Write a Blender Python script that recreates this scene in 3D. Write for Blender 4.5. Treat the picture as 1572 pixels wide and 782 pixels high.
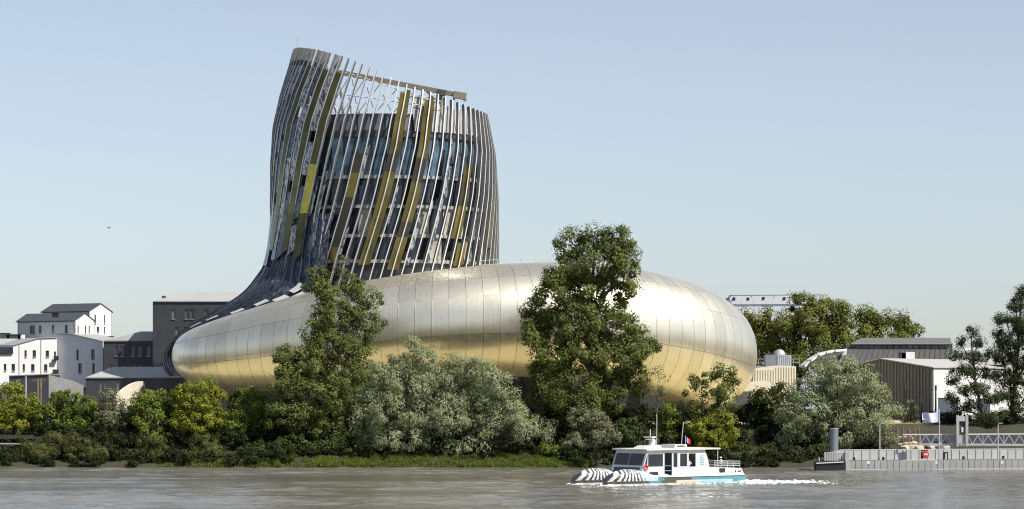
import bpy, bmesh, math, random
import numpy as np
from mathutils import Vector, Matrix
from mathutils.geometry import tessellate_polygon

for o in list(bpy.data.objects): bpy.data.objects.remove(o)
scene = bpy.context.scene
COL = scene.collection
R = math.radians

# ---------------------------------------------------------------- camera, sky, sun, exposure
EYE, F, CX, HY = 11.0, 4160.0, 786.0, 594.0        # eye height over the water, focal length and horizon in photo pixels
cam_d = bpy.data.cameras.new('camera'); cam = bpy.data.objects.new('camera', cam_d); COL.objects.link(cam)
cam.location = (0, 0, EYE); cam.rotation_euler = (R(90), 0, 0)
cam_d.sensor_width = 36.0; cam_d.lens = 36.0*F/1572.0
cam_d.shift_y = (HY-391.0)/1572.0; cam_d.clip_start = 1.0; cam_d.clip_end = 30000.0
scene.camera = cam

SUN_EL, SUN_AZ = R(50), math.atan2(0.86, -0.51)
world = bpy.data.worlds.new('World'); scene.world = world; world.use_nodes = True
wt = world.node_tree; wt.nodes.clear()
sky = wt.nodes.new('ShaderNodeTexSky'); sky.sky_type = 'NISHITA'; sky.sun_disc = False
sky.sun_elevation = SUN_EL; sky.sun_rotation = SUN_AZ
sky.air_density = 0.85; sky.dust_density = 0.5; sky.ozone_density = 4.0; sky.altitude = 0
bg = wt.nodes.new('ShaderNodeBackground'); bg.inputs['Strength'].default_value = 0.098
wo = wt.nodes.new('ShaderNodeOutputWorld')
hs_ = wt.nodes.new('ShaderNodeHueSaturation'); hs_.inputs['Saturation'].default_value = 0.58   # summer haze: a paler blue all over
wt.links.new(sky.outputs[0], hs_.inputs['Color']); wt.links.new(hs_.outputs[0], bg.inputs[0]); wt.links.new(bg.outputs[0], wo.inputs[0])
SUN_DIR = Vector((math.sin(SUN_AZ)*math.cos(SUN_EL), math.cos(SUN_AZ)*math.cos(SUN_EL), math.sin(SUN_EL)))
sd = bpy.data.lights.new('sun', 'SUN'); sd.energy = 5.0; sd.angle = R(0.53); sd.color = (1.0, 0.945, 0.86)
sun = bpy.data.objects.new('sun', sd); COL.objects.link(sun)
sun.rotation_euler = SUN_DIR.to_track_quat('Z', 'Y').to_euler(); sun.location = (80, 200, 150)

vs = scene.view_settings; vs.view_transform = 'Standard'; vs.look = 'None'
vs.exposure = 0.4; vs.gamma = 1.0; vs.use_curve_mapping = False
scene.render.engine = 'CYCLES'; scene.cycles.filter_width = 1.15

# ---------------------------------------------------------------- helpers
rng = np.random.default_rng(7)
random.seed(7)
def P(x, y, d):
    return np.array(((x-CX)*d/F, d, EYE+(HY-y)*d/F))
def on_plane(x, y, A, n):
    """point of the sight line through photo pixel (x, y) on the vertical plane through A with normal n"""
    c = np.array((0, 0, EYE)); r = np.array(((x-CX)/F, 1.0, (HY-y)/F))
    return c + r*(np.dot(np.asarray(A)-c, n)/np.dot(r, n))
def unit(v):
    v = np.asarray(v, float); return v/np.linalg.norm(v)

def tag(o, label=None, cat=None, group=None, kind=None):
    if label: o['label'] = label
    if cat: o['category'] = cat
    if group: o['group'] = group
    if kind: o['kind'] = kind
    return o
def thing(name, label, cat, loc=(0, 0, 0), rz=0.0, group=None):
    o = bpy.data.objects.new(name, None); COL.objects.link(o)
    o.location = loc; o.rotation_euler = (0, 0, rz); o.empty_display_size = 0.5
    return tag(o, label, cat, group)
def link(name, me, mat=None, parent=None, loc=None):
    o = bpy.data.objects.new(name, me); COL.objects.link(o)
    if mat is not None and not me.materials:
        for m in (mat if isinstance(mat, (list, tuple)) else [mat]): me.materials.append(m)
    if parent is not None: o.parent = parent
    if loc is not None: o.location = loc
    return o
def copy_tree(o, parent=None):
    c = o.copy(); COL.objects.link(c); c.parent = parent
    for ch in list(o.children): copy_tree(ch, c)
    return c

def fast_mesh(name, V, quads=None, tris=None, smooth=False, tint=None):
    me = bpy.data.meshes.new(name)
    V = np.asarray(V, np.float32); nv = len(V)
    fs = []
    if quads is not None and len(quads): fs.append(np.asarray(quads, np.int32).reshape(-1, 4))
    if tris is not None and len(tris): fs.append(np.asarray(tris, np.int32).reshape(-1, 3))
    me.vertices.add(nv); me.vertices.foreach_set('co', V.ravel())
    tot = np.concatenate([np.full(len(f), f.shape[1], np.int32) for f in fs])
    idx = np.concatenate([f.ravel() for f in fs])
    start = np.concatenate(([0], np.cumsum(tot)[:-1])).astype(np.int32)
    me.loops.add(len(idx)); me.loops.foreach_set('vertex_index', idx)
    me.polygons.add(len(tot)); me.polygons.foreach_set('loop_start', start)
    try: me.polygons.foreach_set('loop_total', tot)
    except Exception: pass
    me.polygons.foreach_set('use_smooth', np.full(len(tot), bool(smooth)))
    me.update(calc_edges=True)
    if tint is not None:
        a = me.color_attributes.new('tint', 'FLOAT_COLOR', 'POINT')
        t = np.ones((nv, 4), np.float32); t[:, :tint.shape[1]] = tint
        a.data.foreach_set('color', t.ravel())
    return me

class MB:
    """collects boxes, prisms, tubes and sheets into one mesh"""
    def __init__(s): s.v = []; s.f = []
    def add(s, vs, fs):
        b = len(s.v); s.v += [tuple(map(float, p)) for p in vs]; s.f += [tuple(i+b for i in f) for f in fs]; return s
    def box(s, c, size, ux=(1, 0, 0), uy=(0, 1, 0), uz=(0, 0, 1)):
        c = np.asarray(c, float); ux, uy, uz = (np.asarray(q, float) for q in (ux, uy, uz))
        h = [q*0.5 for q in size]
        vs = [c+ux*h[0]*a+uy*h[1]*b+uz*h[2]*d for d in (-1, 1) for b in (-1, 1) for a in (-1, 1)]
        return s.add(vs, [(0, 2, 3, 1), (4, 5, 7, 6), (0, 1, 5, 4), (2, 6, 7, 3), (0, 4, 6, 2), (1, 3, 7, 5)])
    def bar(s, a, b, w, h=None, up=(0, 0, 1)):
        a, b = np.asarray(a, float), np.asarray(b, float); h = h or w
        x = b-a; L = np.linalg.norm(x); x = x/L; up = np.asarray(up, float)
        if abs(np.dot(x, up)) > 0.98: up = np.array((0, 1.0, 0))
        y = unit(np.cross(up, x)); z = np.cross(x, y)
        return s.box((a+b)/2, (L, w, h), x, y, z)
    def tube(s, pts, rad, n=6, cap=True):
        pts = [np.asarray(p, float) for p in pts]
        if not hasattr(rad, '__len__'): rad = [rad]*len(pts)
        vs = []; fs = []
        prev = None
        for i, p in enumerate(pts):
            t = unit(pts[min(i+1, len(pts)-1)]-pts[max(i-1, 0)])
            ref = np.array((1.0, 0, 0)) if abs(t[0]) < 0.9 else np.array((0, 1.0, 0))
            if prev is not None: ref = prev
            u = unit(ref-t*np.dot(ref, t)); prev = u; w = np.cross(t, u)
            for k in range(n):
                a = 2*math.pi*k/n; vs.append(p+(u*math.cos(a)+w*math.sin(a))*rad[i])
        for i in range(len(pts)-1):
            for k in range(n):
                k2 = (k+1) % n
                fs.append((i*n+k, i*n+k2, (i+1)*n+k2, (i+1)*n+k))
        if cap:
            fs.append(tuple(range(n))[::-1]); fs.append(tuple((len(pts)-1)*n+k for k in range(n)))
        return s.add(vs, fs)
    def prism(s, poly, vec):
        """closed solid: the polygon (3D points) swept along vec"""
        n = len(poly); vec = np.asarray(vec, float)
        a = [np.asarray(p, float) for p in poly]; b = [p+vec for p in a]
        fs = [tuple(range(n)), tuple(range(2*n-1, n-1, -1))]
        fs += [(i, i+n, (i+1) % n+n, (i+1) % n) for i in range(n)]
        return s.add(a+b, fs)
    def grid(s, G, close=False):
        G = np.asarray(G, float); m, n = G.shape[:2]
        fs = []
        for i in range(m-1):
            for j in range(n-1 if not close else n):
                j2 = (j+1) % n
                fs.append((i*n+j, i*n+j2, (i+1)*n+j2, (i+1)*n+j))
        return s.add(G.reshape(-1, 3), fs)
    def mesh(s, name, origin=(0, 0, 0), smooth=False, fix=True):
        me = bpy.data.meshes.new(name)
        o = np.asarray(origin, float)
        me.from_pydata([tuple(np.asarray(p)-o) for p in s.v], [], s.f)
        if fix:
            bm = bmesh.new(); bm.from_mesh(me); bmesh.ops.recalc_face_normals(bm, faces=bm.faces); bm.to_mesh(me); bm.free()
        if smooth:
            for p in me.polygons: p.use_smooth = True
        me.update(); return me
    def build(s, name, mat, parent=None, smooth=False, origin=None, fix=True):
        """origin defaults to the location of the thing the part belongs to, so shapes may be given in world space"""
        if origin is None:
            origin = (0, 0, 0); r = parent
            while r is not None:
                if r.type == 'EMPTY': origin = tuple(r.location)
                r = r.parent
        return link(name, s.mesh(name, origin, smooth, fix), mat, parent)

# ---------------------------------------------------------------- materials
MATS = {}
def nt(name):
    m = bpy.data.materials.new(name); m.use_nodes = True
    t = m.node_tree; b = t.nodes['Principled BSDF']; return m, t, b
def mat(name, col, rough=0.6, metal=0.0, var=0.12, scale=1.5, bump=0.0, bscale=8.0, stretch=(1, 1, 1), spec=0.5, **kw):
    if name in MATS: return MATS[name]
    m, t, b = nt(name); N, L = t.nodes, t.links
    tc = N.new('ShaderNodeTexCoord'); mp = N.new('ShaderNodeMapping'); mp.inputs['Scale'].default_value = stretch
    L.new(tc.outputs['Object'], mp.inputs[0])
    nz = N.new('ShaderNodeTexNoise'); nz.inputs['Scale'].default_value = scale; nz.inputs['Detail'].default_value = 6
    L.new(mp.outputs[0], nz.inputs['Vector'])
    mr = N.new('ShaderNodeMapRange'); mr.inputs['From Min'].default_value = 0.3; mr.inputs['From Max'].default_value = 0.7
    mr.inputs['To Min'].default_value = 1-var; mr.inputs['To Max'].default_value = 1+var
    L.new(nz.outputs[0], mr.inputs[0])
    oi = N.new('ShaderNodeObjectInfo'); mo = N.new('ShaderNodeMapRange')
    mo.inputs['To Min'].default_value = 1-var*0.6; mo.inputs['To Max'].default_value = 1+var*0.6
    L.new(oi.outputs['Random'], mo.inputs[0])
    mu = N.new('ShaderNodeMath'); mu.operation = 'MULTIPLY'; L.new(mr.outputs[0], mu.inputs[0]); L.new(mo.outputs[0], mu.inputs[1])
    vm = N.new('ShaderNodeVectorMath'); vm.operation = 'SCALE'; vm.inputs[0].default_value = col[:3]
    L.new(mu.outputs[0], vm.inputs['Scale']); L.new(vm.outputs[0], b.inputs['Base Color'])
    b.inputs['Roughness'].default_value = rough; b.inputs['Metallic'].default_value = metal
    b.inputs['Specular IOR Level'].default_value = spec
    if bump:
        n2 = N.new('ShaderNodeTexNoise'); n2.inputs['Scale'].default_value = bscale; n2.inputs['Detail'].default_value = 4
        L.new(mp.outputs[0], n2.inputs['Vector'])
        bp = N.new('ShaderNodeBump'); bp.inputs['Strength'].default_value = bump; bp.inputs['Distance'].default_value = 0.05
        L.new(n2.outputs[0], bp.inputs['Height']); L.new(bp.outputs[0], b.inputs['Normal'])
    for k, v in kw.items(): b.inputs[k.replace('_', ' ')].default_value = v
    MATS[name] = m; return m

def leaf_mat(name, dark, light, back=None, trans=0.28):
    """two-sided leaf: colour varies leaf by leaf and clump by clump, the underside may be paler"""
    m = bpy.data.materials.new(name); m.use_nodes = True; t = m.node_tree; N, L = t.nodes, t.links; N.clear()
    at = N.new('ShaderNodeAttribute'); at.attribute_name = 'tint'
    sp = N.new('ShaderNodeSeparateColor'); L.new(at.outputs['Color'], sp.inputs[0])
    mx = N.new('ShaderNodeMix'); mx.data_type = 'RGBA'; mx.inputs['A'].default_value = (*dark, 1); mx.inputs['B'].default_value = (*light, 1)
    L.new(sp.outputs[0], mx.inputs['Factor']); col = mx.outputs['Result']
    if back:
        g = N.new('ShaderNodeNewGeometry'); m2 = N.new('ShaderNodeMix'); m2.data_type = 'RGBA'
        L.new(g.outputs['Backfacing'], m2.inputs['Factor']); L.new(col, m2.inputs['A']); m2.inputs['B'].default_value = (*back, 1)
        col = m2.outputs['Result']
    pb = N.new('ShaderNodeBsdfPrincipled'); pb.inputs['Roughness'].default_value = 0.55; pb.inputs['Specular IOR Level'].default_value = 0.18
    L.new(col, pb.inputs['Base Color'])
    tr = N.new('ShaderNodeBsdfTranslucent')
    hs = N.new('ShaderNodeMix'); hs.data_type = 'RGBA'; hs.blend_type = 'MULTIPLY'; hs.inputs['Factor'].default_value = 1.0
    L.new(col, hs.inputs['A']); hs.inputs['B'].default_value = (1.5, 1.5, 0.7, 1); L.new(hs.outputs['Result'], tr.inputs['Color'])
    ms = N.new('ShaderNodeMixShader'); ms.inputs[0].default_value = trans
    L.new(pb.outputs[0], ms.inputs[1]); L.new(tr.outputs[0], ms.inputs[2])
    o = N.new('ShaderNodeOutputMaterial'); L.new(ms.outputs[0], o.inputs[0])
    MATS[name] = m; return m

M_white = mat('white_render', (0.72, 0.72, 0.71), 0.8, var=0.05, scale=0.6)
M_shadewhite = mat('shade_tinted_render', (0.6, 0.61, 0.66), 0.8, var=0.05, scale=0.6)  # bluish shade of a wall turned from the sun, put into the colour
M_char = mat('charcoal_cladding', (0.055, 0.057, 0.066), 0.6, var=0.15, scale=0.7)
M_slate = mat('slate_roof', (0.05, 0.055, 0.065), 0.55, var=0.25, scale=3)
M_zinc = mat('zinc_roof', (0.30, 0.30, 0.295), 0.55, var=0.1, scale=0.8, stretch=(3, .3, 1))
M_glass = mat('dark_window_glass', (0.03, 0.035, 0.045), 0.08, var=0.3, scale=0.5, spec=0.8)
M_frame = mat('window_frame_grey', (0.12, 0.12, 0.13), 0.5)
M_metal = mat('galvanised_steel', (0.5, 0.51, 0.52), 0.45, metal=0.5, var=0.1)
M_black = mat('black_rubber', (0.015, 0.015, 0.017), 0.6)
M_bark = mat('bark', (0.09, 0.075, 0.06), 0.9, var=0.35, scale=4, bump=0.5)
M_palebark = mat('pale_bark', (0.22, 0.2, 0.16), 0.9, var=0.35, scale=4, bump=0.5)
# ---------------------------------------------------------------- water, river bank, ground
def noise2(x, y, seed, octs):
    """sum of random sine trains: (wavelength, amplitude, count)"""
    r = np.random.default_rng(seed); z = np.zeros_like(x)
    for lam, amp, cnt in octs:
        for _ in range(cnt):
            a = r.uniform(0, 2*math.pi); k = 2*math.pi/(lam*r.uniform(0.75, 1.35))
            z += amp/math.sqrt(cnt)*np.sin(k*(x*math.cos(a)+y*math.sin(a))+r.uniform(0, 6.28))
    return z

def make_water():
    xs = np.concatenate((np.linspace(-3500, -76, 24), np.arange(-75, 75.01, 0.6), np.linspace(76, 3500, 24)))
    ys = np.concatenate((np.linspace(-900, 228, 14), np.arange(230, 378.01, 0.45)))
    X, Y = np.meshgrid(xs, ys)
    patch = 0.85+1.1*np.clip(noise2(X*0.16, Y*1.0, 3, [(30, 0.6, 5), (11, 0.6, 6), (5, 0.4, 6)]), -0.7, 1.2)
    Z = noise2(X*0.6, Y, 11, [(7.5, 0.045, 6), (3.4, 0.045, 8), (1.7, 0.026, 8)])*patch
    # the boat's wash spreading behind its stern
    Z += 0.05*np.exp(-((Y-312-0.25*(X-26))/5.0)**2)*np.where((X > 24) & (X < 60), 1, 0)*np.sin(X*1.7+Y*2.3)
    fade = np.clip(np.minimum(76-np.abs(X), 12)/12, 0, 1)*np.clip((Y-230)/10, 0, 1)*np.clip((374-Y)/6, 0, 1)
    Z = Z*fade
    n = len(xs); I = np.arange(len(ys)*n).reshape(len(ys), n)
    q = np.stack((I[:-1, :-1], I[:-1, 1:], I[1:, 1:], I[1:, :-1]), -1).reshape(-1, 4)
    me = fast_mesh('water', np.stack((X, Y, Z), -1).reshape(-1, 3), q, smooth=True)
    m, t, b = nt('muddy_river_water'); N, L = t.nodes, t.links
    tc = N.new('ShaderNodeTexCoord'); mp = N.new('ShaderNodeMapping'); mp.inputs['Scale'].default_value = (0.012, 0.06, 1)
    L.new(tc.outputs['Object'], mp.inputs[0])
    nz = N.new('ShaderNodeTexNoise'); nz.inputs['Scale'].default_value = 1.0; nz.inputs['Detail'].default_value = 5; L.new(mp.outputs[0], nz.inputs['Vector'])
    cr = N.new('ShaderNodeValToRGB'); cr.color_ramp.elements[0].position = 0.35; cr.color_ramp.elements[1].position = 0.65
    cr.color_ramp.elements[0].color = (0.128, 0.12, 0.096, 1); cr.color_ramp.elements[1].color = (0.18, 0.172, 0.148, 1)
    L.new(nz.outputs[0], cr.inputs[0]); L.new(cr.outputs[0], b.inputs['Base Color'])
    b.inputs['Roughness'].default_value = 0.10; b.inputs['IOR'].default_value = 1.33; b.inputs['Specular IOR Level'].default_value = 0.5
    n2 = N.new('ShaderNodeTexNoise'); n2.inputs['Scale'].default_value = 1.6; n2.inputs['Detail'].default_value = 5
    mp2 = N.new('ShaderNodeMapping'); mp2.inputs['Scale'].default_value = (0.5, 1, 1); L.new(tc.outputs['Object'], mp2.inputs[0]); L.new(mp2.outputs[0], n2.inputs['Vector'])
    bp = N.new('ShaderNodeBump'); bp.inputs['Strength'].default_value = 0.8; bp.inputs['Distance'].default_value = 0.16
    L.new(n2.outputs[0], bp.inputs['Height']); L.new(bp.outputs[0], b.inputs['Normal'])
    tag(link('water', me, m), kind='structure')
make_water()

BANK = [(360, -2.0), (368.2, -0.25), (369.2, 0.12), (372, 0.75), (375, 1.7), (378.5, 3.2), (382, 4.9), (386, 5.6), (390, 5.7)]
def ground_z(x, y):
    z = np.interp(y, [b[0] for b in BANK], [b[1] for b in BANK])
    return float(z)
def make_ground():
    xs = np.concatenate((np.linspace(-9000, -90, 12), np.arange(-85, 85.1, 1.0), np.linspace(90, 9000, 12)))
    ys = np.concatenate((np.arange(358, 392, 0.7), [400, 420, 450, 500, 700, 1200, 2500, 5000, 9000, 16000]))
    X, Y = np.meshgrid(xs, ys)
    Z = np.interp(Y, [b[0] for b in BANK], [b[1] for b in BANK])
    Z += noise2(X, Y, 5, [(9, 0.16, 5), (3, 0.07, 6)])*np.clip((Y-369.3)/3, 0, 1)*np.clip((388-Y)/3, 0, 1)
    n = len(xs); I = np.arange(len(ys)*n).reshape(len(ys), n)
    q = np.stack((I[:-1, :-1], I[:-1, 1:], I[1:, 1:], I[1:, :-1]), -1).reshape(-1, 4)
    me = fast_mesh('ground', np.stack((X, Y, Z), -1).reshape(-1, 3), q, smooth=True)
    m, t, b = nt('shade_dark_earth_turf'); N, L = t.nodes, t.links
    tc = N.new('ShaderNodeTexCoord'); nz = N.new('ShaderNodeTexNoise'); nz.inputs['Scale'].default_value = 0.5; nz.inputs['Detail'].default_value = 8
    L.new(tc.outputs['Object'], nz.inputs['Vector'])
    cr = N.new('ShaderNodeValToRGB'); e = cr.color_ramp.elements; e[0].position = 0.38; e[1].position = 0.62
    e[0].color = (0.038, 0.031, 0.022, 1); e[1].color = (0.034, 0.042, 0.016, 1)  # soil and turf darkened, tree shade carried in the colour
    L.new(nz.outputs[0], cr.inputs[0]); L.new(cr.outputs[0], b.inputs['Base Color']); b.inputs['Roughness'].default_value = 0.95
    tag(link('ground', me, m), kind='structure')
make_ground()
pl = MB(); pl.box((-2, 424, 5.45), (124, 74, 0.6))
tag(pl.build('plaza', mat('sandy_gravel_paving', (0.42, 0.36, 0.195), 0.9, var=0.12, scale=0.4)), kind='structure')
# ---------------------------------------------------------------- the museum: ring body, twisted tower and tail
museum = thing('museum_building', 'huge twisting glass-finned tower rising from a swollen golden metal ring building', 'building', (0, 424, 5.7))
MO = np.array(museum.location)

RING_CX, RING_A, RING_CY, RING_B = -12.0, 37.4, 425.0, 17.0
RT = [  # angle round the loop (-90 faces the river), y of crown, y of belly in the photo, half width in metres
 (-180, 514, 579, 3.4), (-165, 505, 589, 4.9), (-150, 491, 600, 7.0), (-135, 472, 605, 8.5), (-120, 450, 603, 10.0),
 (-105, 431, 592, 11.2), (-90, 416, 583, 12.0), (-75, 406, 581, 12.5), (-60, 403, 587, 13.0), (-45, 408, 600, 13.0),
 (-30, 419, 616, 13.0), (-15, 433, 632, 13.0), (0, 447, 642, 13.0), (30, 452, 642, 13.0), (60, 445, 605, 12.0),
 (90, 445, 592, 11.0), (120, 465, 590, 9.0), (150, 492, 585, 6.5), (165, 505, 582, 4.7), (180, 514, 579, 3.4)]
_ph = np.array([r[0] for r in RT], float)
def _dep(ph): return RING_CY+RING_B*math.sin(R(ph))
_zt = np.array([P(0, r[1], _dep(r[0]))[2] for r in RT]); _zb = np.array([P(0, r[2], _dep(r[0]))[2] for r in RT]); _ah = np.array([r[3] for r in RT])
def smooth_interp(x, xp, fp):
    """Catmull-Rom through the table, periodic over 360 degrees"""
    xp2 = np.concatenate((xp[-3:-1]-360, xp, xp[1:3]+360)); fp2 = np.concatenate((fp[-3:-1], fp, fp[1:3]))
    i = int(np.clip(np.searchsorted(xp2, x)-1, 1, len(xp2)-3))
    t = (x-xp2[i])/(xp2[i+1]-xp2[i])
    m0 = (fp2[i+1]-fp2[i-1])/(xp2[i+1]-xp2[i-1])*(xp2[i+1]-xp2[i]); m1 = (fp2[i+2]-fp2[i])/(xp2[i+2]-xp2[i])*(xp2[i+1]-xp2[i])
    return (2*t**3-3*t*t+1)*fp2[i]+(t**3-2*t*t+t)*m0+(-2*t**3+3*t*t)*fp2[i+1]+(t**3-t*t)*m1
def ring_pt(ph, ps, off=0.0):
    """ph: angle round the loop, ps: angle round the tube (90 crown, 0 outermost, -90 belly)"""
    ph = (ph+180) % 360-180
    zt, zb, a = (smooth_interp(ph, _ph, q) for q in (_zt, _zb, _ah))
    c, s = math.cos(R(ph)), math.sin(R(ph))
    n = unit((RING_B*c, RING_A*s, 0))
    cp, sp = math.cos(R(ps)), math.sin(R(ps)); e = 0.93
    cp = math.copysign(abs(cp)**e, cp); sp = math.copysign(abs(sp)**e, sp)
    b = (zt-zb)/2
    return np.array((RING_CX+RING_A*c, RING_CY+RING_B*s, (zt+zb)/2))+n*(a+off)*cp+np.array((0, 0, (b+off)*sp))
def ring_nrm(ph, ps):
    d = 0.4
    u = ring_pt(ph+d, ps)-ring_pt(ph-d, ps); v = ring_pt(ph, ps+d)-ring_pt(ph, ps-d)
    n = unit(np.cross(u, v)); return n

def champagne(name, rough=0.25, col=(0.88, 0.83, 0.685)):
    m, t, b = nt(name); N, L = t.nodes, t.links
    tc = N.new('ShaderNodeTexCoord'); oi = N.new('ShaderNodeObjectInfo')
    mp = N.new('ShaderNodeMapping'); mp.inputs['Scale'].default_value = (2.2, 2.2, 0.12); L.new(tc.outputs['Object'], mp.inputs[0])
    nz = N.new('ShaderNodeTexNoise'); nz.inputs['Scale'].default_value = 1.0; nz.inputs['Detail'].default_value = 5; L.new(mp.outputs[0], nz.inputs['Vector'])
    cr = N.new('ShaderNodeMapRange'); cr.inputs['From Min'].default_value = 0.3; cr.inputs['From Max'].default_value = 0.7; cr.inputs['To Min'].default_value = 0.93; cr.inputs['To Max'].default_value = 1.02
    L.new(nz.outputs[0], cr.inputs[0])
    mo = N.new('ShaderNodeMapRange'); mo.inputs['To Min'].default_value = 0.9; mo.inputs['To Max'].default_value = 1.05; L.new(oi.outputs['Random'], mo.inputs[0])
    mu = N.new('ShaderNodeMath'); mu.operation = 'MULTIPLY'; L.new(cr.outputs[0], mu.inputs[0]); L.new(mo.outputs[0], mu.inputs[1])
    vm = N.new('ShaderNodeVectorMath'); vm.operation = 'SCALE'; vm.inputs[0].default_value = col; L.new(mu.outputs[0], vm.inputs['Scale'])
    L.new(vm.outputs[0], b.inputs['Base Color']); b.inputs['Metallic'].default_value = 0.92
    rr = N.new('ShaderNodeMapRange'); rr.inputs['To Min'].default_value = rough-0.05; rr.inputs['To Max'].default_value = rough+0.07; L.new(nz.outputs[0], rr.inputs[0])
    L.new(rr.outputs[0], b.inputs['Roughness'])
    # brushed lacquer: a broad sheen under a tighter reflection
    b2 = N.new('ShaderNodeBsdfPrincipled'); b2.inputs['Metallic'].default_value = 0.92; b2.inputs['Roughness'].default_value = 0.52; L.new(vm.outputs[0], b2.inputs['Base Color'])
    mx = N.new('ShaderNodeMixShader'); mx.inputs[0].default_value = 0.5; L.new(b.outputs[0], mx.inputs[1]); L.new(b2.outputs[0], mx.inputs[2]); L.new(mx.outputs[0], N['Material Output'].inputs['Surface'])
    MATS[name] = m; return m
M_ring = champagne('champagne_aluminium')
M_shell = mat('dark_subframe', (0.03, 0.028, 0.024), 0.8)

# dark closed body under the cladding
G = np.array([[ring_pt(ph, ps, -0.22) for ps in range(-180, 180, 12)] for ph in range(-180, 181, 4)])
ring = MB().grid(G, close=True).build('ring_body', M_shell, museum, smooth=True)

def ring_panel(p0, p1, s0, s1, nu=2, nv=4, gap=0.05, lift=0.0):
    """one cladding panel, curved with the tube, edges turned in; returns mesh data in museum space"""
    us = np.linspace(p0, p1, nu+1); vs_ = np.linspace(s0, s1, nv+1)
    gx = gap/max(0.1, np.linalg.norm(ring_pt(p1, (s0+s1)/2)-ring_pt(p0, (s0+s1)/2)))*(p1-p0)
    gy = gap/max(0.1, np.linalg.norm(ring_pt(p0, s1)-ring_pt(p0, s0)))*(s1-s0)
    us = us.copy(); us[0] += gx/2; us[-1] -= gx/2; vs_ = vs_.copy(); vs_[0] += gy/2; vs_[-1] -= gy/2
    top = []; nr = []; low = []
    for i, u in enumerate(us):
        for j, v in enumerate(vs_):
            n = ring_nrm(u, v); p = ring_pt(u, v)+n*lift*(i/nu)
            top.append(p-MO); nr.append(n); low.append(p-n*0.16-MO)
    V = top+low; k = nv+1; Q = []
    for i in range(nu):
        for j in range(nv): Q.append((i*k+j, (i+1)*k+j, (i+1)*k+j+1, i*k+j+1))
    nT = len(Q); o = len(top)
    edge = [(i*k, (i+1)*k) for i in range(nu)]+[(nu*k+j, nu*k+j+1) for j in range(nv)]+[((i+1)*k+nv, i*k+nv) for i in range(nu)]+[(j+1, j) for j in range(nv)]
    for a, b in edge: Q.append((b, a, a+o, b+o))
    return V, Q, nT, nr

PH = np.linspace(-181, 22, 61)
PS = [100, 72, 47, 24, -12, -62]
rows = []
PH_d = PH
def add_panel(p0, p1, s0, s1, lift=0.0, parent=ring):
    V, Q, nT, nr = ring_panel(p0, p1, s0, s1, lift=lift)
    me = fast_mesh('cladding_panel', V, Q)
    fl = np.zeros(len(me.polygons), bool); fl[:nT] = True; me.polygons.foreach_set('use_smooth', fl)
    tilt = rng.normal(0, 0.006, 3)
    ln = []
    for pi, poly in enumerate(me.polygons):
        for vi in poly.vertices: ln.append(tuple(unit(nr[vi]+tilt)) if pi < nT else tuple(poly.normal))
    me.normals_split_custom_set(ln)
    return link('cladding_panel', me, M_ring, parent)
for i in range(len(PH)-1):
    for j in range(len(PS)-1):
        lift = 0.16 if (j == 3 and -118 < PH[i] < -50) else 0.0     # the row whose panels stand open like scales
        add_panel(PH[i], PH[i+1], PS[j+1], PS[j], lift)
# crown, belly and the far side, joined
V = []; Q = []
def collect(p0, p1, s0, s1, nv=3):
    v, q, nT, nr = ring_panel(p0, p1, s0, s1, nu=1, nv=nv)
    b = len(V); V.extend(v); Q.extend([tuple(k+b for k in f) for f in q])
PB = np.linspace(22, 179, 42)
for i in range(len(PB)-1):
    for s0, s1 in ((-130, -62), (-62, -12), (-12, 24), (24, 47), (47, 72), (72, 100)): collect(PB[i], PB[i+1], s0, s1)
for i in range(0, len(PH)-1):
    for s0, s1 in ((-130, -62), (100, 135), (135, 185)): collect(PH[i], PH[i+1], s0, s1)
tag(link('rear_cladding', fast_mesh('rear_cladding', V, Q), M_ring, ring), kind='stuff')

# undercroft: dark glazed ground floor the ring stands on
MB().grid(np.array([[np.array((RING_CX+(RING_A-1)*math.cos(a)+k*unit((RING_B*math.cos(a), RING_A*math.sin(a), 0))[0], RING_CY+(RING_B-1)*math.sin(a)+k*unit((RING_B*math.cos(a), RING_A*math.sin(a), 0))[1], z)) for z in (5.6, 13.6)]
    for a in np.linspace(-2.9, 2.9, 70) for k in (4.0,)])).build('ground_floor_glazing', M_glass, museum)

# ---- tower screen: fins run from the tilted rim down, twisting, and on the left sweep out into the tail
TCY, TNF, TM = 425.0, 74, 40
YL = np.array([70, 81, 104, 150, 198, 255, 290, 336, 377, 400, 480]); XL = np.array([458, 452, 446, 432, 421.5, 418, 418, 417, 414, 412, 410])
YR = np.array([70, 130, 182, 239, 306, 403, 480]); XR = np.array([722, 734, 747, 758.5, 763, 763.5, 763])
TZ = lambda y: P(0, y, TCY)[2]
def t_sec(z):
    y = HY-(z-EYE)*F/TCY
    xl = (np.interp(y, YL, XL)-CX)*TCY/F; xr = (np.interp(y, YR, XR)-CX)*TCY/F
    return (xl+xr)/2, (xr-xl)/2
RIMX = np.array([440, 455, 485, 535, 590, 641, 687, 715, 745, 770]); RIMY = np.array([78, 80, 87, 101, 122, 145, 159, 170, 182, 192])
def twist(z): return -27.0*np.clip((TZ(90)-z)/(TZ(90)-TZ(400)), -0.1, 1.3)
def t_pt(al, z, scale=1.0, off=0.0):
    c, w = t_sec(z); h = 15.2*w/17.6
    return np.array((c+(w*scale+off)*math.sin(R(al)), TCY-(h*scale+off)*math.cos(R(al)), z))
def rim_z(al):
    c, w = t_sec(TZ(120)); x = c+w*math.sin(R(al))
    z = TZ(np.interp(x*F/TCY+CX, RIMX, RIMY))
    back = max(0.0, -math.cos(R(al)))
    return z-back*5.5*np.clip(1-abs(math.sin(R(al)))**2, 0, 1)
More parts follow.
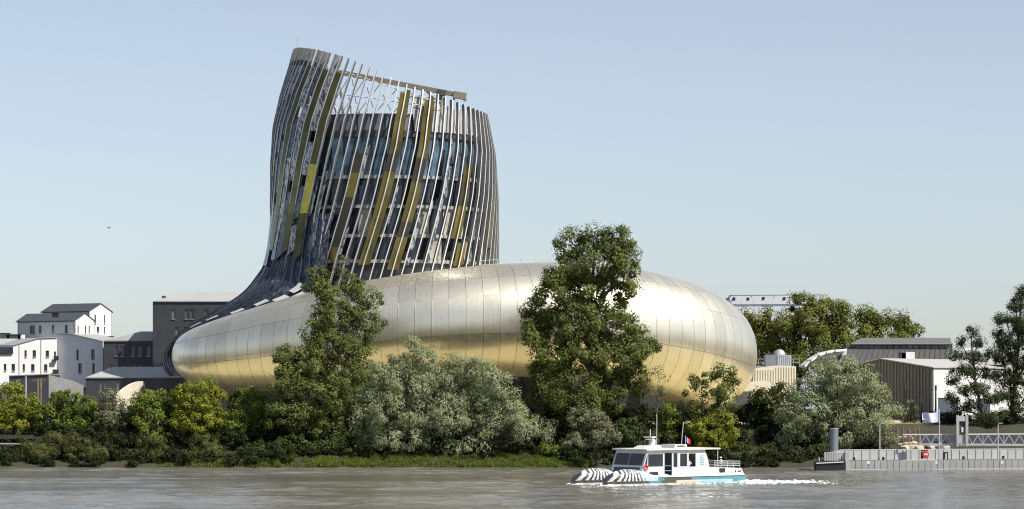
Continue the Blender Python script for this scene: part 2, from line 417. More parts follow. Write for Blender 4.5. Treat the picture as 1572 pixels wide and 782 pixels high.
# tail stations: front seam on the ring, crest; photo x, y and depth of each
TAIL = [((492, 440), 408.5, (408, 400), 424), ((462, 461), 409.0, (391, 428), 422.5), ((419, 474), 410.5, (372, 450), 421.5), ((381, 486.5), 412.5, (341, 471), 421.5),
        ((341, 497.5), 415, (303, 494), 423), ((303, 509.5), 418.5, (272, 516), 425), ((281, 522), 421.3, (255.5, 535), 426), ((267, 547), 423.6, (250, 553), 426.5),
        ((273, 565), 422.6, (252, 569), 426.5), ((290, 576.5), 420.5, (261, 579), 426)]
def tail_pt(k, w):
    (bx, by), bd, (sx, sy), sdp = TAIL[k]
    B, S = P(bx, by, bd), P(sx, sy, sdp)
    rnd = max(0.0, 1-k/4.0)               # near the tower the section is round, further out a flat strip
    if w <= 1:
        c = (math.sin(R(30+60*w))-0.5)/0.5; w2 = c*rnd+w*(1-rnd); wy = w*0.8+w2*0.2
        p = np.array((B[0]*(1-w2)+S[0]*w2, B[1]*(1-wy)+S[1]*wy, B[2]*(1-wy)+S[2]*wy)); L = np.linalg.norm(S-B)
        return p+unit((-0.15, -0.7, 0.7) if k < 6 else (-0.8, -0.6, 0.1))*L*0.13*4*w*(1-w)*(1-0.6*rnd)
    q = tail_pt(k, 2-w); S = P(sx, sy, sdp)
    return np.array((q[0], 2*S[1]-q[1], q[2]))
def spline(pts, n):
    pts = np.asarray(pts, float); d = np.concatenate(([0], np.cumsum(np.linalg.norm(np.diff(pts, axis=0), axis=1)**0.6)))
    P4 = np.concatenate(([2*pts[0]-pts[1]], pts, [2*pts[-1]-pts[-2]])); dd = np.concatenate(([d[0]-(d[1]-d[0])], d, [d[-1]+(d[-1]-d[-2])]))
    out = []
    for x in np.linspace(0, d[-1], n):
        i = int(np.clip(np.searchsorted(d, x, 'right')-1, 0, len(d)-2))+1
        t = (x-dd[i])/(dd[i+1]-dd[i]); h = dd[i+1]-dd[i]
        m0 = (P4[i+1]-P4[i-1])/(dd[i+1]-dd[i-1])*h; m1 = (P4[i+2]-P4[i])/(dd[i+2]-dd[i])*h
        out.append((2*t**3-3*t*t+1)*P4[i]+(t**3-2*t*t+t)*m0+(-2*t**3+3*t*t)*P4[i+1]+(t**3-t*t)*m1)
    return np.array(out)
ZM = TZ(335)
AL = np.arange(TNF)*360.0/TNF-180.0+2.0
NT_, NB_ = 30, 34                        # samples above and below ZM
def below(w):
    a = -30-60*w-twist(TZ(400))          # rim angle of the fin that reaches the tail at w
    up = [t_pt(a+twist(z), z) for z in np.linspace(ZM+4, ZM, 3)]
    s = spline(up[:1]+up[-1:]+[tail_pt(k, w) for k in range(len(TAIL))], 260)
    j = int(np.argmin(np.linalg.norm(s-up[-1], axis=1))); s = s[j:]
    return s[np.linspace(0, len(s)-1, 64).astype(int)]
SKW = np.linspace(0, 2, 29); SK = np.array([below(w) for w in SKW])
def sk_at(w, m):
    i = np.clip(w/2*28, 0, 27.999); a, fa = int(i), i-int(i); m = min(m, 62.999); b, fb = int(m), m-int(m)
    return (SK[a, b]*(1-fa)+SK[a+1, b]*fa)*(1-fb)+(SK[a, b+1]*(1-fa)+SK[a+1, b+1]*fa)*fb
FG = np.zeros((TNF, NT_+NB_, 3)); FTAIL = np.zeros(TNF, bool)
for i, al in enumerate(AL):
    zr = rim_z(al)
    up = [t_pt(al+twist(z), z) for z in np.linspace(zr, ZM, NT_)]
    ab = (al+twist(TZ(400))+180) % 360-180
    if -150 < ab < -31:
        FTAIL[i] = True; w = (-30-ab)/60.0; sg = 1 if w <= 1 else -1; w_ = w if w <= 1 else 2-w
        ms = np.linspace(0, 63, 400); ws = w_-0.7*(np.maximum(ms-6, 0)/57)**1.2*(1-w_**3)      # fins drift to the seam and end there
        ms = ms[ws > 0]; ws = ws[ws > 0]
        pick = np.linspace(0, len(ms)-1, NB_+1).astype(int)[1:]
        dn = np.array([sk_at(ws[k] if sg > 0 else 2-ws[k], ms[k]) for k in pick])
    else:
        dn = np.array([t_pt(al+twist(z), z) for z in np.linspace(ZM, TZ(462), NB_+1)[1:]])
    FG[i] = np.concatenate((up, dn))
# outward normals of the screen
NRM = np.zeros_like(FG)
for i in range(TNF):
    a, b = FG[(i-1) % TNF], FG[(i+1) % TNF]
    ip = (i+1) % TNF if FTAIL[(i+1) % TNF] == FTAIL[i] else i; im = (i-1) % TNF if FTAIL[(i-1) % TNF] == FTAIL[i] else i
    acr = FG[ip]-FG[im]; alo = np.gradient(FG[i], axis=0)
    n = np.cross(alo, acr); n /= np.linalg.norm(n, axis=1)[:, None]+1e-9
    n[:NT_-3] *= np.sign(np.sum(n[:NT_-3]*(FG[i][:NT_-3]-np.array((t_sec(ZM)[0], TCY, 0)))*np.array((1, 1, 0)), axis=1))[:, None]
    for m in range(NT_-3, NT_+NB_):
        if np.dot(n[m], n[m-1]) < 0: n[m] *= -1
    NRM[i] = n

M_fin = mat('silver_grey_fin', (0.62, 0.61, 0.59), 0.35, metal=0.3, var=0.12, scale=0.8)
M_tailfin = mat('blue_black_tail_fin', (0.11, 0.125, 0.15), 0.25, metal=0.6, var=0.2)
M_finside = mat('shade_dark_fin_side', (0.19, 0.19, 0.19), 0.3, metal=0.3, var=0.2)  # fin sides darker than the front edge: their shading is in the colour
M_core = mat('tower_core_dark', (0.035, 0.038, 0.045), 0.35, var=0.3, scale=0.3)
M_slab = mat('slab_edge_white', (0.33, 0.33, 0.325), 0.7, var=0.1)
core_z = [TZ(y) for y in (470, 410, 372, 328.5, 284.5, 222.5)]; ROOF = TZ(187)
cg = np.array([[t_pt(a, z, 0.9) for a in range(-180, 180, 6)] for z in list(core_z)+[ROOF]])
mb = MB().grid(cg, close=True); k = len(mb.v); 
mb.add([tuple(p) for p in cg[-1]], [tuple(range(cg.shape[1]))])
tower = mb.build('tower_core', M_core, museum)

def fin_obj(i):
    g, n = FG[i], NRM[i]; alo = np.gradient(g, axis=0); alo /= np.linalg.norm(alo, axis=1)[:, None]
    s = np.cross(alo, n); s /= np.linalg.norm(s, axis=1)[:, None]
    wd = np.full(len(g), 0.085); dp = np.full(len(g), 0.3)
    if FTAIL[i]: wd[NT_-4:NT_+6] = np.linspace(0.085, 0.045, 10); dp[NT_-4:NT_+6] = np.linspace(0.3, 0.07, 10); wd[NT_+6:] = 0.045; dp[NT_+6:] = 0.07
    c = [g+s*wd[:, None]+n*dp[:, None], g-s*wd[:, None]+n*dp[:, None], g-s*wd[:, None]-n*dp[:, None], g+s*wd[:, None]-n*dp[:, None]]
    G4 = np.stack(c, 1)-MO; m = len(g)
    Q = [(a*4+k, a*4+(k+1) % 4, (a+1)*4+(k+1) % 4, (a+1)*4+k) for a in range(m-1) for k in range(4)]+[(3, 2, 1, 0), (m*4-4, m*4-3, m*4-2, m*4-1)]
    me = fast_mesh('fin', G4.reshape(-1, 3), Q); me.materials.append(M_fin); me.materials.append(M_tailfin); me.materials.append(M_finside)
    me.polygons.foreach_set('material_index', [1 if FTAIL[i] and k//4 >= NT_+2 else (2 if k % 4 in (1, 3) and k < len(Q)-2 else 0) for k in range(len(Q))])
    return link('fin', me, None, tower)
for i in range(TNF): fin_obj(i)

def strip_quad(i, m0, m1, inset, s0=0.06, s1=0.94, steps=None, thick=0.05):
    """panel between fins i and i+1 from sample m0 to m1, set back from the fin line"""
    a, b = FG[i], FG[(i+1) % TNF]; na, nb = NRM[i], NRM[(i+1) % TNF]
    ms = range(m0, m1+1); F_ = []; B_ = []
    for m in ms:
        for s in (s0, s1):
            n = unit(na[m]*(1-s)+nb[m]*s); p = a[m]*(1-s)+b[m]*s-n*inset
            F_.append(p-MO); B_.append(p-n*thick-MO)
    V = F_+B_; k = len(F_); Q = []
    for r in range(len(ms)-1):
        q = (2*r, 2*r+1, 2*r+3, 2*r+2); Q += [q, tuple(x+k for x in q[::-1])]
        Q += [(2*r, 2*r+2, 2*r+2+k, 2*r+k), (2*r+3, 2*r+1, 2*r+1+k, 2*r+3+k)]
    Q += [(1, 0, k, 1+k), (k-2, k-1, 2*k-1, 2*k-2)]
    return V, Q
M_gold = mat('gold_tinted_glass', (0.16, 0.118, 0.026), 0.15, metal=0.6, var=0.4, scale=0.35)
M_olive = mat('olive_tinted_glass', (0.11, 0.105, 0.035), 0.15, metal=0.6, var=0.4, scale=0.35)
M_goldshadow = mat('shadow_toned_gold_glass', (0.035, 0.026, 0.008), 0.1, var=0.4, scale=0.5)  # shadowed stretches of the gold strips, dark put into the glass colour
M_brightgold = mat('bright_gold_glass', (0.5, 0.4, 0.05), 0.2, metal=0.5, var=0.2, scale=0.8)
def streaky(name, a, b, metal=0.6, rough=0.18):
    m, t, p = nt(name); N, L = t.nodes, t.links
    tc = N.new('ShaderNodeTexCoord'); mp = N.new('ShaderNodeMapping'); mp.inputs['Scale'].default_value = (1.3, 1.3, 0.5); L.new(tc.outputs['Object'], mp.inputs[0])
    nz = N.new('ShaderNodeTexNoise'); nz.inputs['Scale'].default_value = 1.6; nz.inputs['Detail'].default_value = 4; nz.inputs['Distortion'].default_value = 1.5; L.new(mp.outputs[0], nz.inputs['Vector'])
    cr = N.new('ShaderNodeValToRGB'); e = cr.color_ramp.elements; e[0].position = 0.42; e[1].position = 0.58; e[0].color = (*a, 1); e[1].color = (*b, 1)
    L.new(nz.outputs[0], cr.inputs[0]); L.new(cr.outputs[0], p.inputs['Base Color']); p.inputs['Metallic'].default_value = metal; p.inputs['Roughness'].default_value = rough
    bp = N.new('ShaderNodeBump'); bp.inputs['Strength'].default_value = 0.35; bp.inputs['Distance'].default_value = 0.25; L.new(nz.outputs[0], bp.inputs['Height']); L.new(bp.outputs[0], p.inputs['Normal'])
    MATS[name] = m; return m
M_silver = streaky('silver_printed_glass', (0.08, 0.08, 0.085), (0.5, 0.5, 0.49))
M_smoke = streaky('smoked_glass', (0.025, 0.03, 0.04), (0.14, 0.16, 0.19), 0.3, 0.1)
M_navy = streaky('navy_tail_glass', (0.012, 0.018, 0.03), (0.05, 0.07, 0.1), 0.2, 0.08)

def front_x(i, m): return FG[i][m][0]*F/FG[i][m][1]+CX
def nearest_gap(x, y):
    """gap whose strip passes photo point (x, y) on the river side"""
    best, bi = 1e9, 0
    for i in range(TNF):
        j = (i+1) % TNF; mid = (FG[i]+FG[j])/2
        if mid[5][1] > TCY+2: continue
        py = HY-(mid[:, 2]-EYE)*F/mid[:, 1]; px = mid[:, 0]*F/mid[:, 1]+CX; m = int(np.argmin(np.abs(py-y)))
        if abs(px[m]-x) < best: best, bi = abs(px[m]-x), i
    return bi
def sample_at(i, y):
    g = FG[i]; py = HY-(g[:, 2]-EYE)*F/g[:, 1]; return int(np.argmin(np.abs(py-y)))
cols = {}
def col(x, y, segs): cols.setdefault(nearest_gap(x, y), []).extend([q+(-0.27, -0.02, 1.02) for q in segs])
half = []
def fin_col(x, y, segs):
    """tinted strip centred on a fin: half a panel to each side of it"""
    g = nearest_gap(x-5, y)
    for q in segs: half.append((g, q, (0.42, 0.985))); half.append(((g+1) % TNF, q, (0.015, 0.58)))
col(470, 130, [(104, 250, M_olive), (250, 385, M_olive)]); col(489, 130, [(104, 240, M_olive), (240, 395, M_olive)])
col(512, 135, [(108, 250, M_olive), (250, 292, M_brightgold), (292, 330, M_brightgold), (330, 400, M_olive)])
col(552, 250, [(237, 268, M_goldshadow), (268, 300, M_gold), (300, 345, M_goldshadow), (345, 380, M_goldshadow), (380, 400, M_gold)])
fin_col(612, 170, [(135, 180, M_gold), (180, 232, M_gold), (232, 262, M_goldshadow), (262, 300, M_gold), (300, 345, M_gold), (345, 405, M_gold)])
fin_col(650, 190, [(148, 195, M_gold), (195, 240, M_gold), (240, 280, M_goldshadow), (280, 340, M_gold), (340, 366, M_goldshadow), (366, 415, M_gold)])
fin_col(716, 265, [(250, 286, M_gold), (286, 316, M_goldshadow), (316, 366, M_gold)]); fin_col(708, 392, [(372, 408, M_gold)])
col(752, 330, [(280, 380, M_olive)])
panel_count = 0
def put_panel(i, y0, y1, m_, inset=0.05, s0=0.04, s1=0.96):
    global panel_count
    a, b = sample_at(i, y0), sample_at(i, y1)
    if b <= a: return
    V, Q = strip_quad(i, a, b, inset, s0, s1)
    link('tinted_glass_panel' if m_ in (M_gold, M_olive, M_goldshadow, M_brightgold) else 'glass_panel', fast_mesh('glass_panel', V, Q), m_, tower); panel_count += 1
for i, segs in cols.items():
    for y0, y1, m_, ins, s0, s1 in segs: put_panel(i, y0, y1, m_, ins, s0, s1)
for g, (y0, y1, m_), (s0, s1) in half: put_panel(g, y0, y1, m_, 0.0, s0, s1)
rp = random.Random(4)
for i in range(TNF):
    if i in cols or any(h[0] == i for h in half): continue
    j = (i+1) % TNF
    mid = (FG[i][8]+FG[j][8])/2
    x = mid[0]*F/mid[1]+CX; front = mid[1] < TCY+6
    ytop = HY-(FG[i][0][2]-EYE)*F/FG[i][0][1]
    left = front and x < 512
    y = max(ytop+3, 104 if left else 0)
    if left and y > ytop+6: put_panel(i, ytop+2, 103, mat('grey_parapet_sheet', (0.36, 0.35, 0.34), 0.5, var=0.1), 0.25)
    kind = rp.random()
    while y < 400:
        ln = rp.uniform(34, 62); y1 = min(y+ln, 405)
        r = rp.random()
        if left: put_panel(i, y, y1, M_silver if r < 0.55 else M_smoke, -0.2, 0.0, rp.uniform(0.75, 0.97))
        elif front and x > 693:
            if y > 190 and r < 0.8: put_panel(i, y, y1, M_silver if r < 0.62 else M_smoke, 0.12, 0.05, rp.uniform(0.4, 0.75))
        elif front:
            if y > 275 and r < 0.5 or r < 0.16 and y > 200: put_panel(i, y, y1, M_silver if r < 0.42 else M_smoke, 0.12, 0.05, rp.uniform(0.22, 0.5))
        else:
            if y > 190 and r < 0.7: put_panel(i, y, y1, M_smoke, 0.12, 0.05, 0.9)
        y = y1+rp.choice((0.5, 0.5, 14))
# tail skin: dark glass under the fins, with pale hatch panels beside the seam
M_hatch = mat('pale_tail_panel', (0.7, 0.7, 0.68), 0.3, metal=0.3)
def tail_panel(name, m_, w0, w1, m0, m1, off, nw=1, nm=3):
    g = np.zeros((nm+1, nw+1, 3)); 
    for r in range(nm+1):
        for c in range(nw+1):
            w = w0+(w1-w0)*c/nw; m = m0+(m1-m0)*r/nm
            d = unit(np.cross(sk_at(w, min(m+0.8, 63))-sk_at(w, max(m-0.8, 0)), sk_at(min(w+0.02, 2), m)-sk_at(max(w-0.02, 0), m)))
            if d[2] < 0 and m < 45 or m >= 45 and d[0] > 0: d = -d
            g[r, c] = sk_at(w, m)+d*off
    a_ = g.reshape(-1, 3)-MO
    V = list(a_)+list(a_-np.array((0, 0, 0.06))); k = len(a_); Q = []; n = nw+1
    for r in range(nm):
        for c in range(nw):
            q = (r*n+c, r*n+c+1, (r+1)*n+c+1, (r+1)*n+c); Q += [q, tuple(x+k for x in q[::-1])]
    me = fast_mesh(name, V, Q, smooth=True); link(name, me, m_, tower)
wst = np.linspace(0, 2, 21)
for q in range(20):
    for m in range(0, 63, 7):
        tail_panel('tail_glass_panel', M_navy if rp.random() < 0.8 else M_smoke, wst[q]+0.002, wst[q+1]-0.002, m+0.05, m+6.95, -0.22, 1, 5)
for q, (w0, m0) in enumerate([(0.03, 14), (0.12, 12), (0.1, 17), (0.04, 20), (0.16, 21), (0.06, 25), (0.2, 27), (0.08, 30), (0.3, 33), (0.1, 35), (0.34, 38), (0.14, 40)]):
    tail_panel('hatch_panel', M_hatch, w0, w0+0.06, m0, m0+3.4, 0.1, 1, 3)

# floors, panes
for q, z in enumerate(core_z[1:]):
    pts_o = [t_pt(a, z, 0.93) for a in range(-180, 180, 8)]; pts_i = [t_pt(a, z, 0.88) for a in range(-180, 180, 8)]
    th = 0.5 if q < 4 else 1.0
    n = len(pts_o); V = [p-MO for p in pts_o]+[p-MO+np.array((0, 0, th)) for p in pts_o]+[p-MO for p in pts_i]+[p-MO+np.array((0, 0, th)) for p in pts_i]
    Q = []
    for k in range(n):
        k2 = (k+1) % n
        Q += [(k, k2, k2+n, k+n), (k+n, k2+n, k2+3*n, k+3*n), (k2, k, k+2*n, k2+2*n)]
    link('floor_slab', fast_mesh('floor_slab', V, Q), M_slab if q < 4 else M_char, tower)
M_blue = mat('blue_belvedere_glass', (0.10, 0.16, 0.2), 0.05, metal=0.5, var=0.45, scale=0.7)
M_pane = mat('tower_window_glass', (0.03, 0.038, 0.048), 0.06, metal=0.15, var=0.6, scale=0.4)
M_cream = mat('cream_blind', (0.36, 0.34, 0.28), 0.6, var=0.25)
M_wallgrey = mat('roof_screen_grey', (0.10, 0.115, 0.14), 0.5, var=0.2)
zs = core_z[1:]+[ROOF]
for q in range(len(zs)-1):
    for a0 in range(-116, 116, 8):
        z0, z1 = zs[q]+(0.53 if q < 4 else 1.03), zs[q+1]-0.03
        c4 = [t_pt(a0+0.5, z0, 0.905), t_pt(a0+7.5, z0, 0.905), t_pt(a0+7.5, z1, 0.905), t_pt(a0+0.5, z1, 0.905)]
        inw = unit(np.array((t_sec(z0)[0], TCY, z0))-c4[0])*0.06; inw[2] = 0
        mb = MB().prism(c4, inw)
        m_ = M_blue if q == 3 else (M_wallgrey if q == 4 else M_pane)
        if q < 2 and rp.random() < (0.35 if a0 > 8 else 0.08): m_ = M_cream
        mb.build('window_pane', m_, tower)
# lattice between the roof and the rim
M_lat = mat('white_steel_tube', (0.68, 0.68, 0.67), 0.45, var=0.05)
for i in range(0, TNF, 2):
    a, b = i, (i+2) % TNF
    for (p, q) in ((a, b), (b, a)):
        A = t_pt(AL[p]+twist(ROOF), ROOF, 0.93); zt = min(FG[q][0][2], FG[p][0][2])-1.2
        if zt < ROOF+2.0: continue
        zt = min(zt, ROOF+7.5) if (i % 4) else zt
        B = t_pt(AL[q]+twist(zt), zt, 0.965)
        MB().tube([A, B], 0.075, 5).build('lattice_brace', M_lat, tower)
for fr_ in (0.35, 0.75):
    pts = []
    for i in range(TNF):
        z = ROOF+(FG[i][0][2]-ROOF)*fr_; 
        if FG[i][0][2] > ROOF+2.5: pts.append(t_pt(AL[i]+twist(z), z, 0.97))
    MB().tube(pts, 0.06, 5).build('lattice_rail', M_lat, tower)
# white roof plant screens on the right
for a0 in range(26, 84, 9):
    z0 = TZ(214); z1 = FG[int(np.argmin(np.abs(AL-a0)))][0][2]-0.6
    c4 = [t_pt(a0-6, z0, 0.95), t_pt(a0+2.6, z0, 0.95), t_pt(a0+2.6, z1-0.7, 0.95), t_pt(a0-6, z1-0.7, 0.95)]
    MB().prism(c4, np.array((-0.04, 0.08, 0))).build('roof_screen_panel', mat('pale_roof_screen', (0.34, 0.34, 0.345), 0.5, var=0.25, scale=0.8), tower)
MB().tube([P(456.5, 84, 424.5), P(456.3, 58, 424.5)], 0.05, 5).build('lightning_rod', M_metal, museum)
# roof railings on the ring
def ring_rail(p0, p1, n, h):
    mb = MB(); pts = [ring_pt(p, 112) for p in np.linspace(p0, p1, n)]
    for p in pts: mb.tube([p-np.array((0, 0, 0.4)), p+np.array((0, 0, h))], 0.035, 4)
    for f in (0.55, 1.0): mb.tube([p+np.array((0, 0, h*f)) for p in pts], 0.035, 4)
    mb.build('roof_railing', M_metal, ring)
ring_rail(-78, -55, 12, 1.5); ring_rail(-37, -30, 5, 1.5)

# crane beam lying along the rim
cr_ = thing('maintenance_crane', 'tan roof crane beam with boxy counterweight jutting past the tower rim', 'crane', tuple(P(676, 150, 419)))
M_tan = mat('tan_paint', (0.30, 0.26, 0.18), 0.6, var=0.1)
MB().bar(P(519, 111, 421), P(700, 145.6, 416.9), 0.5, 0.75).build('beam', M_tan, cr_)
c0 = P(706, 147, 416.7); ux = unit(P(717, 149, 416.5)-P(695, 145, 416.9))
mb = MB().box(c0, (2.0, 1.0, 1.05), ux, (0, 1, 0), np.cross(ux, (0, 1, 0))); mb.build('counterweight', M_tan, cr_)
MB().box(P(697, 151, 416.8), (0.35, 0.7, 0.5)).box(P(714, 153, 416.5), (0.45, 0.7, 0.5)).build('counterweight_foot', M_tan, cr_)
MB().box(P(678, 142.5, 417.3), (1.3, 1.0, 0.9), ux, (0, 1, 0), np.cross(ux, (0, 1, 0))).build('slewing_head', mat('dark_steel', (0.1, 0.095, 0.09), 0.5), cr_)
MB().tube([P(677, 145, 417.5), P(675, 190, 418)], 0.28, 8).build('mast', M_tan, cr_)
MB().tube([P(655, 141, 418), P(668, 153, 417.8)], 0.12, 6).build('strut', M_tan, cr_)
UP = np.array((0, 0, 1.0))
# ---------------------------------------------------------------- the buildings to the left and right
def wall(name, pts, holes, n, m_, parent, recess=0.22, thick=0.3, origin=None):
    """flat wall through 3D points with real openings; n is the outward normal"""
    O = np.array(parent.location) if parent.type == 'EMPTY' else np.zeros(3)
    if origin is not None: O = np.asarray(origin, float)
    n = np.asarray(n, float); loops = [[Vector(p) for p in pts]]+[[Vector(p) for p in h] for h in holes]
    tr = tessellate_polygon(loops); flat = [np.array(v) for lp in loops for v in lp]
    V = [p-O for p in flat]; Fc = [tuple(t) for t in tr]; k = len(pts)
    b = len(V); V += [np.asarray(p)-n*thick-O for p in pts]
    Fc += [(i, (i+1) % k, (i+1) % k+b, i+b) for i in range(k)]
    for h in holes:
        b = len(V); V += [np.asarray(p)-O for p in h]+[np.asarray(p)-n*recess-O for p in h]
        Fc += [(b+i, b+(i+1) % 4, b+(i+1) % 4+4, b+i+4) for i in range(4)]
    me = bpy.data.meshes.new(name); me.from_pydata([tuple(v) for v in V], [], Fc); me.update()
    return link(name, me, m_, parent)
def window(h, n, parent, m_=None, recess=0.2, fr=0.09, fm=None, mull=False):
    """a window in the opening h: frame and pane"""
    n = np.asarray(n, float); h = [np.asarray(p, float) for p in h]
    mb = MB(); c = sum(h)/4
    for i in range(4):
        a, b = h[i]-n*(recess-0.04), h[(i+1) % 4]-n*(recess-0.04); ins = unit(c-h[i]+c-h[(i+1) % 4])*fr*0.5
        mb.bar(a+ins, b+ins, 0.07, fr, up=np.cross(unit(b-a), n))
    if mull: mb.bar((h[0]+h[1])/2-n*(recess-0.04), (h[2]+h[3])/2-n*(recess-0.04), 0.06, 0.06)
    w = mb.build('window', fm or M_frame, parent)
    MB().prism([p-n*recess for p in h], -n*0.04).build('pane', m_ or M_glass, w)
    MB().bar(h[0]+n*0.05-UP*0.05, h[1]+n*0.05-UP*0.05, 0.16, 0.08).build('sill', M_metal, w)
    return w
def rect(x0, y0, x1, y1, A, n):
    return [on_plane(x, y, A, n) for x, y in ((x0, y1), (x1, y1), (x1, y0), (x0, y0))]
def facade(root, A, n, outline, wins, m_, glass=None, thick=0.3, name='wall'):
    hs = [rect(*w, A, n) for w in wins]
    wall(name, [on_plane(x, y, A, n) for x, y in outline], hs, n, m_, root, thick=thick)
    for h in hs: window(h, n, root, glass)
def nrm(deg): return np.array((math.sin(R(deg)), -math.cos(R(deg)), 0.0))      # 0 faces the river, + turns right
def shift(p, v): return np.asarray(p, float)+np.asarray(v, float)
def slab(pts, t, name, m_, root): return MB().prism([np.asarray(p, float) for p in pts], (0, 0, t)).build(name, m_, root)

def gable_house(name, label, corner_px, depth, beta, base_y, eave_y, ridge_y, x_left, gable_w, wins_long, wins_gable, m_wall, m_roof, over=0.25):
    """corner_px: photo x of the corner between long side (left) and gable (right)"""
    ax = np.array((math.cos(R(beta)), -math.sin(R(beta)), 0)); nl = np.array((-math.sin(R(beta)), -math.cos(R(beta)), 0)); ng = ax
    C = P(corner_px, base_y, depth); t = thing(name, label, 'house', tuple(C))
    zE = P(0, eave_y, depth)[2]; zR = P(0, ridge_y, depth)[2]; z0 = C[2]
    L = on_plane(x_left, base_y, C, nl); L = float(np.dot(C-L, ax)); W = gable_w; back = -nl
    def q(u, v, z): return np.array((C[0], C[1], 0))-ax*u+back*v+UP*z
    hl = [rect(*w, C, nl) for w in wins_long]; hg = [rect(*w, C, ng) for w in wins_gable]
    wall('side_wall', [q(L, 0, z0), q(0, 0, z0), q(0, 0, zE), q(L, 0, zE)], hl, nl, mat('shade_painted_render', (0.6, 0.6, 0.6), 0.8, var=0.05) if m_wall is M_white else m_wall, t)  # shade of the long side painted in as a darker copy of the white
    wall('gable_wall', [q(0, 0, z0), q(0, W, z0), q(0, W, zE), q(0, W/2, zR), q(0, 0, zE)], hg, ng, m_wall, t)
    wall('gable_wall', [q(L, W, z0), q(L, 0, z0), q(L, 0, zE), q(L, W/2, zR), q(L, W, zE)], [], -ng, m_wall, t)
    wall('side_wall', [q(0, W, z0), q(L, W, z0), q(L, W, zE), q(0, W, zE)], [], -nl, m_wall, t)
    for h in hl: window(h, nl, t)
    for h in hg: window(h, ng, t)
    e = over; sl = (zR-zE)/(W/2)
    for sgn in (0, 1):
        v0, v1 = (-e, W/2) if sgn == 0 else (W+e, W/2)
        zz = zE-e*sl+0.03
        mb = MB().prism([q(L+e, v0, zz), q(-e*0.4, v0, zz), q(-e*0.4, v1, zR+0.03), q(L+e, v1, zR+0.03)], (0, 0, 0.16)); mb.build('roof', m_roof, t)
    return t, q, L, W

# --- white block on the left, its shade-tinted neighbour and the little houses on their roofs
D1 = 462.0
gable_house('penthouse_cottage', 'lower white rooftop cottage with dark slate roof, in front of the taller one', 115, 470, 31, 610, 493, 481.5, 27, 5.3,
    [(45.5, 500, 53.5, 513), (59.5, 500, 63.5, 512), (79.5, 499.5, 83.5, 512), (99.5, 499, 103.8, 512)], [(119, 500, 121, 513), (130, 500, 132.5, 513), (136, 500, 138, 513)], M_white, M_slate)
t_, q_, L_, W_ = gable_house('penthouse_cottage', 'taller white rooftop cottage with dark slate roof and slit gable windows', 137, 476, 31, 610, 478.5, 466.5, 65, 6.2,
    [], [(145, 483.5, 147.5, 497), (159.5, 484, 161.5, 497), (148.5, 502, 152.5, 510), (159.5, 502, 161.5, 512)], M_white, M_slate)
# vents on the slate roofs
ch = thing('roof_vent', 'small dark box vent on the lower cottage roof', 'vent', tuple(P(85, 486, 468.5)))
MB().box(P(85, 484, 468.6), (1.0, 0.9, 0.8)).build('body', M_black, ch); MB().box(P(85, 480.6, 468.6), (1.3, 1.1, 0.1)).build('cap', M_slate, ch)

def block(name, label, A, n, outline, wins, depth, m_wall, m_roof, glass=None, cat='building', roof_t=0.14):
    """prism building: the facade outline (photo pixels on the plane through A) swept back"""
    root = thing(name, label, cat, tuple(A)); pts = [on_plane(x, y, A, n) for x, y in outline]
    facade(root, A, n, outline, wins, m_wall, glass)
    bk = -n*depth; k = len(pts); zs_ = [p[2] for p in pts]; zmin = min(zs_)
    for i in range(k):
        a, b = pts[i], pts[(i+1) % k]; hz = math.hypot(b[0]-a[0], b[1]-a[1])
        if max(a[2], b[2]) < zmin+1.5 and hz > 1: continue
        quad = [a-n*0.3, a+bk, b+bk, b-n*0.3]
        if hz > 0.3*abs(b[2]-a[2]):
            MB().prism([a+n*0.18, b+n*0.18, b+bk, a+bk], (0, 0, roof_t)).build('roof', m_roof, root)
        else:
            s = unit(np.cross(UP, n)); MB().prism([a-n*0.3, b-n*0.3, b+bk, a+bk], s*(0.2 if np.dot(a-sum(pts)/k, s) < 0 else -0.2)).build('side_wall', m_wall, root)
    MB().prism([p+bk for p in pts], n*0.2).build('rear_wall', m_wall, root)
    return root
nB = nrm(28); AB = P(88, 583, 466)
wb = block('apartment_block', 'bright white apartment block with two rows of small windows, far left', AB, nB,
    [(-46, 604), (87.6, 596), (87.6, 519), (57.5, 520), (21, 530.5), (-46, 531)],
    [(37.5, 538, 41, 548.5), (50, 538, 55.3, 548.5), (70, 538.5, 75.3, 548.5), (82.8, 540, 86, 546.5), (5.8, 559, 9.8, 569.5), (17.7, 559, 23, 570), (34.8, 559.3, 38.3, 569.5), (47.6, 559.3, 53, 570), (67.5, 559.6, 72.7, 570)],
    9, M_white, M_zinc)
for y0, y1, x0 in ((546.5, 553, 80), (567.5, 574, 78.3)):
    h = rect(x0, y0, 87.5, y1, AB, nB); mb = MB().prism([p+nB*0.9 for p in h], -nB*0.06); 
    mb.prism([h[0]+nB*0.9, h[1]+nB*0.9, h[1], h[0]], (0, 0, 0.12)); mb.build('balcony', M_black, wb)
h = rect(-30, 533, 20, 541.5, AB, nB); MB().prism([p+nB*0.02 for p in h], -nB*0.01).build('loggia_glazing', M_glass, wb)
MB().prism(rect(-30, 541, 20.5, 543.2, AB+nB*0.35, nB), -nB*0.3).build('loggia_rail', M_black, wb)

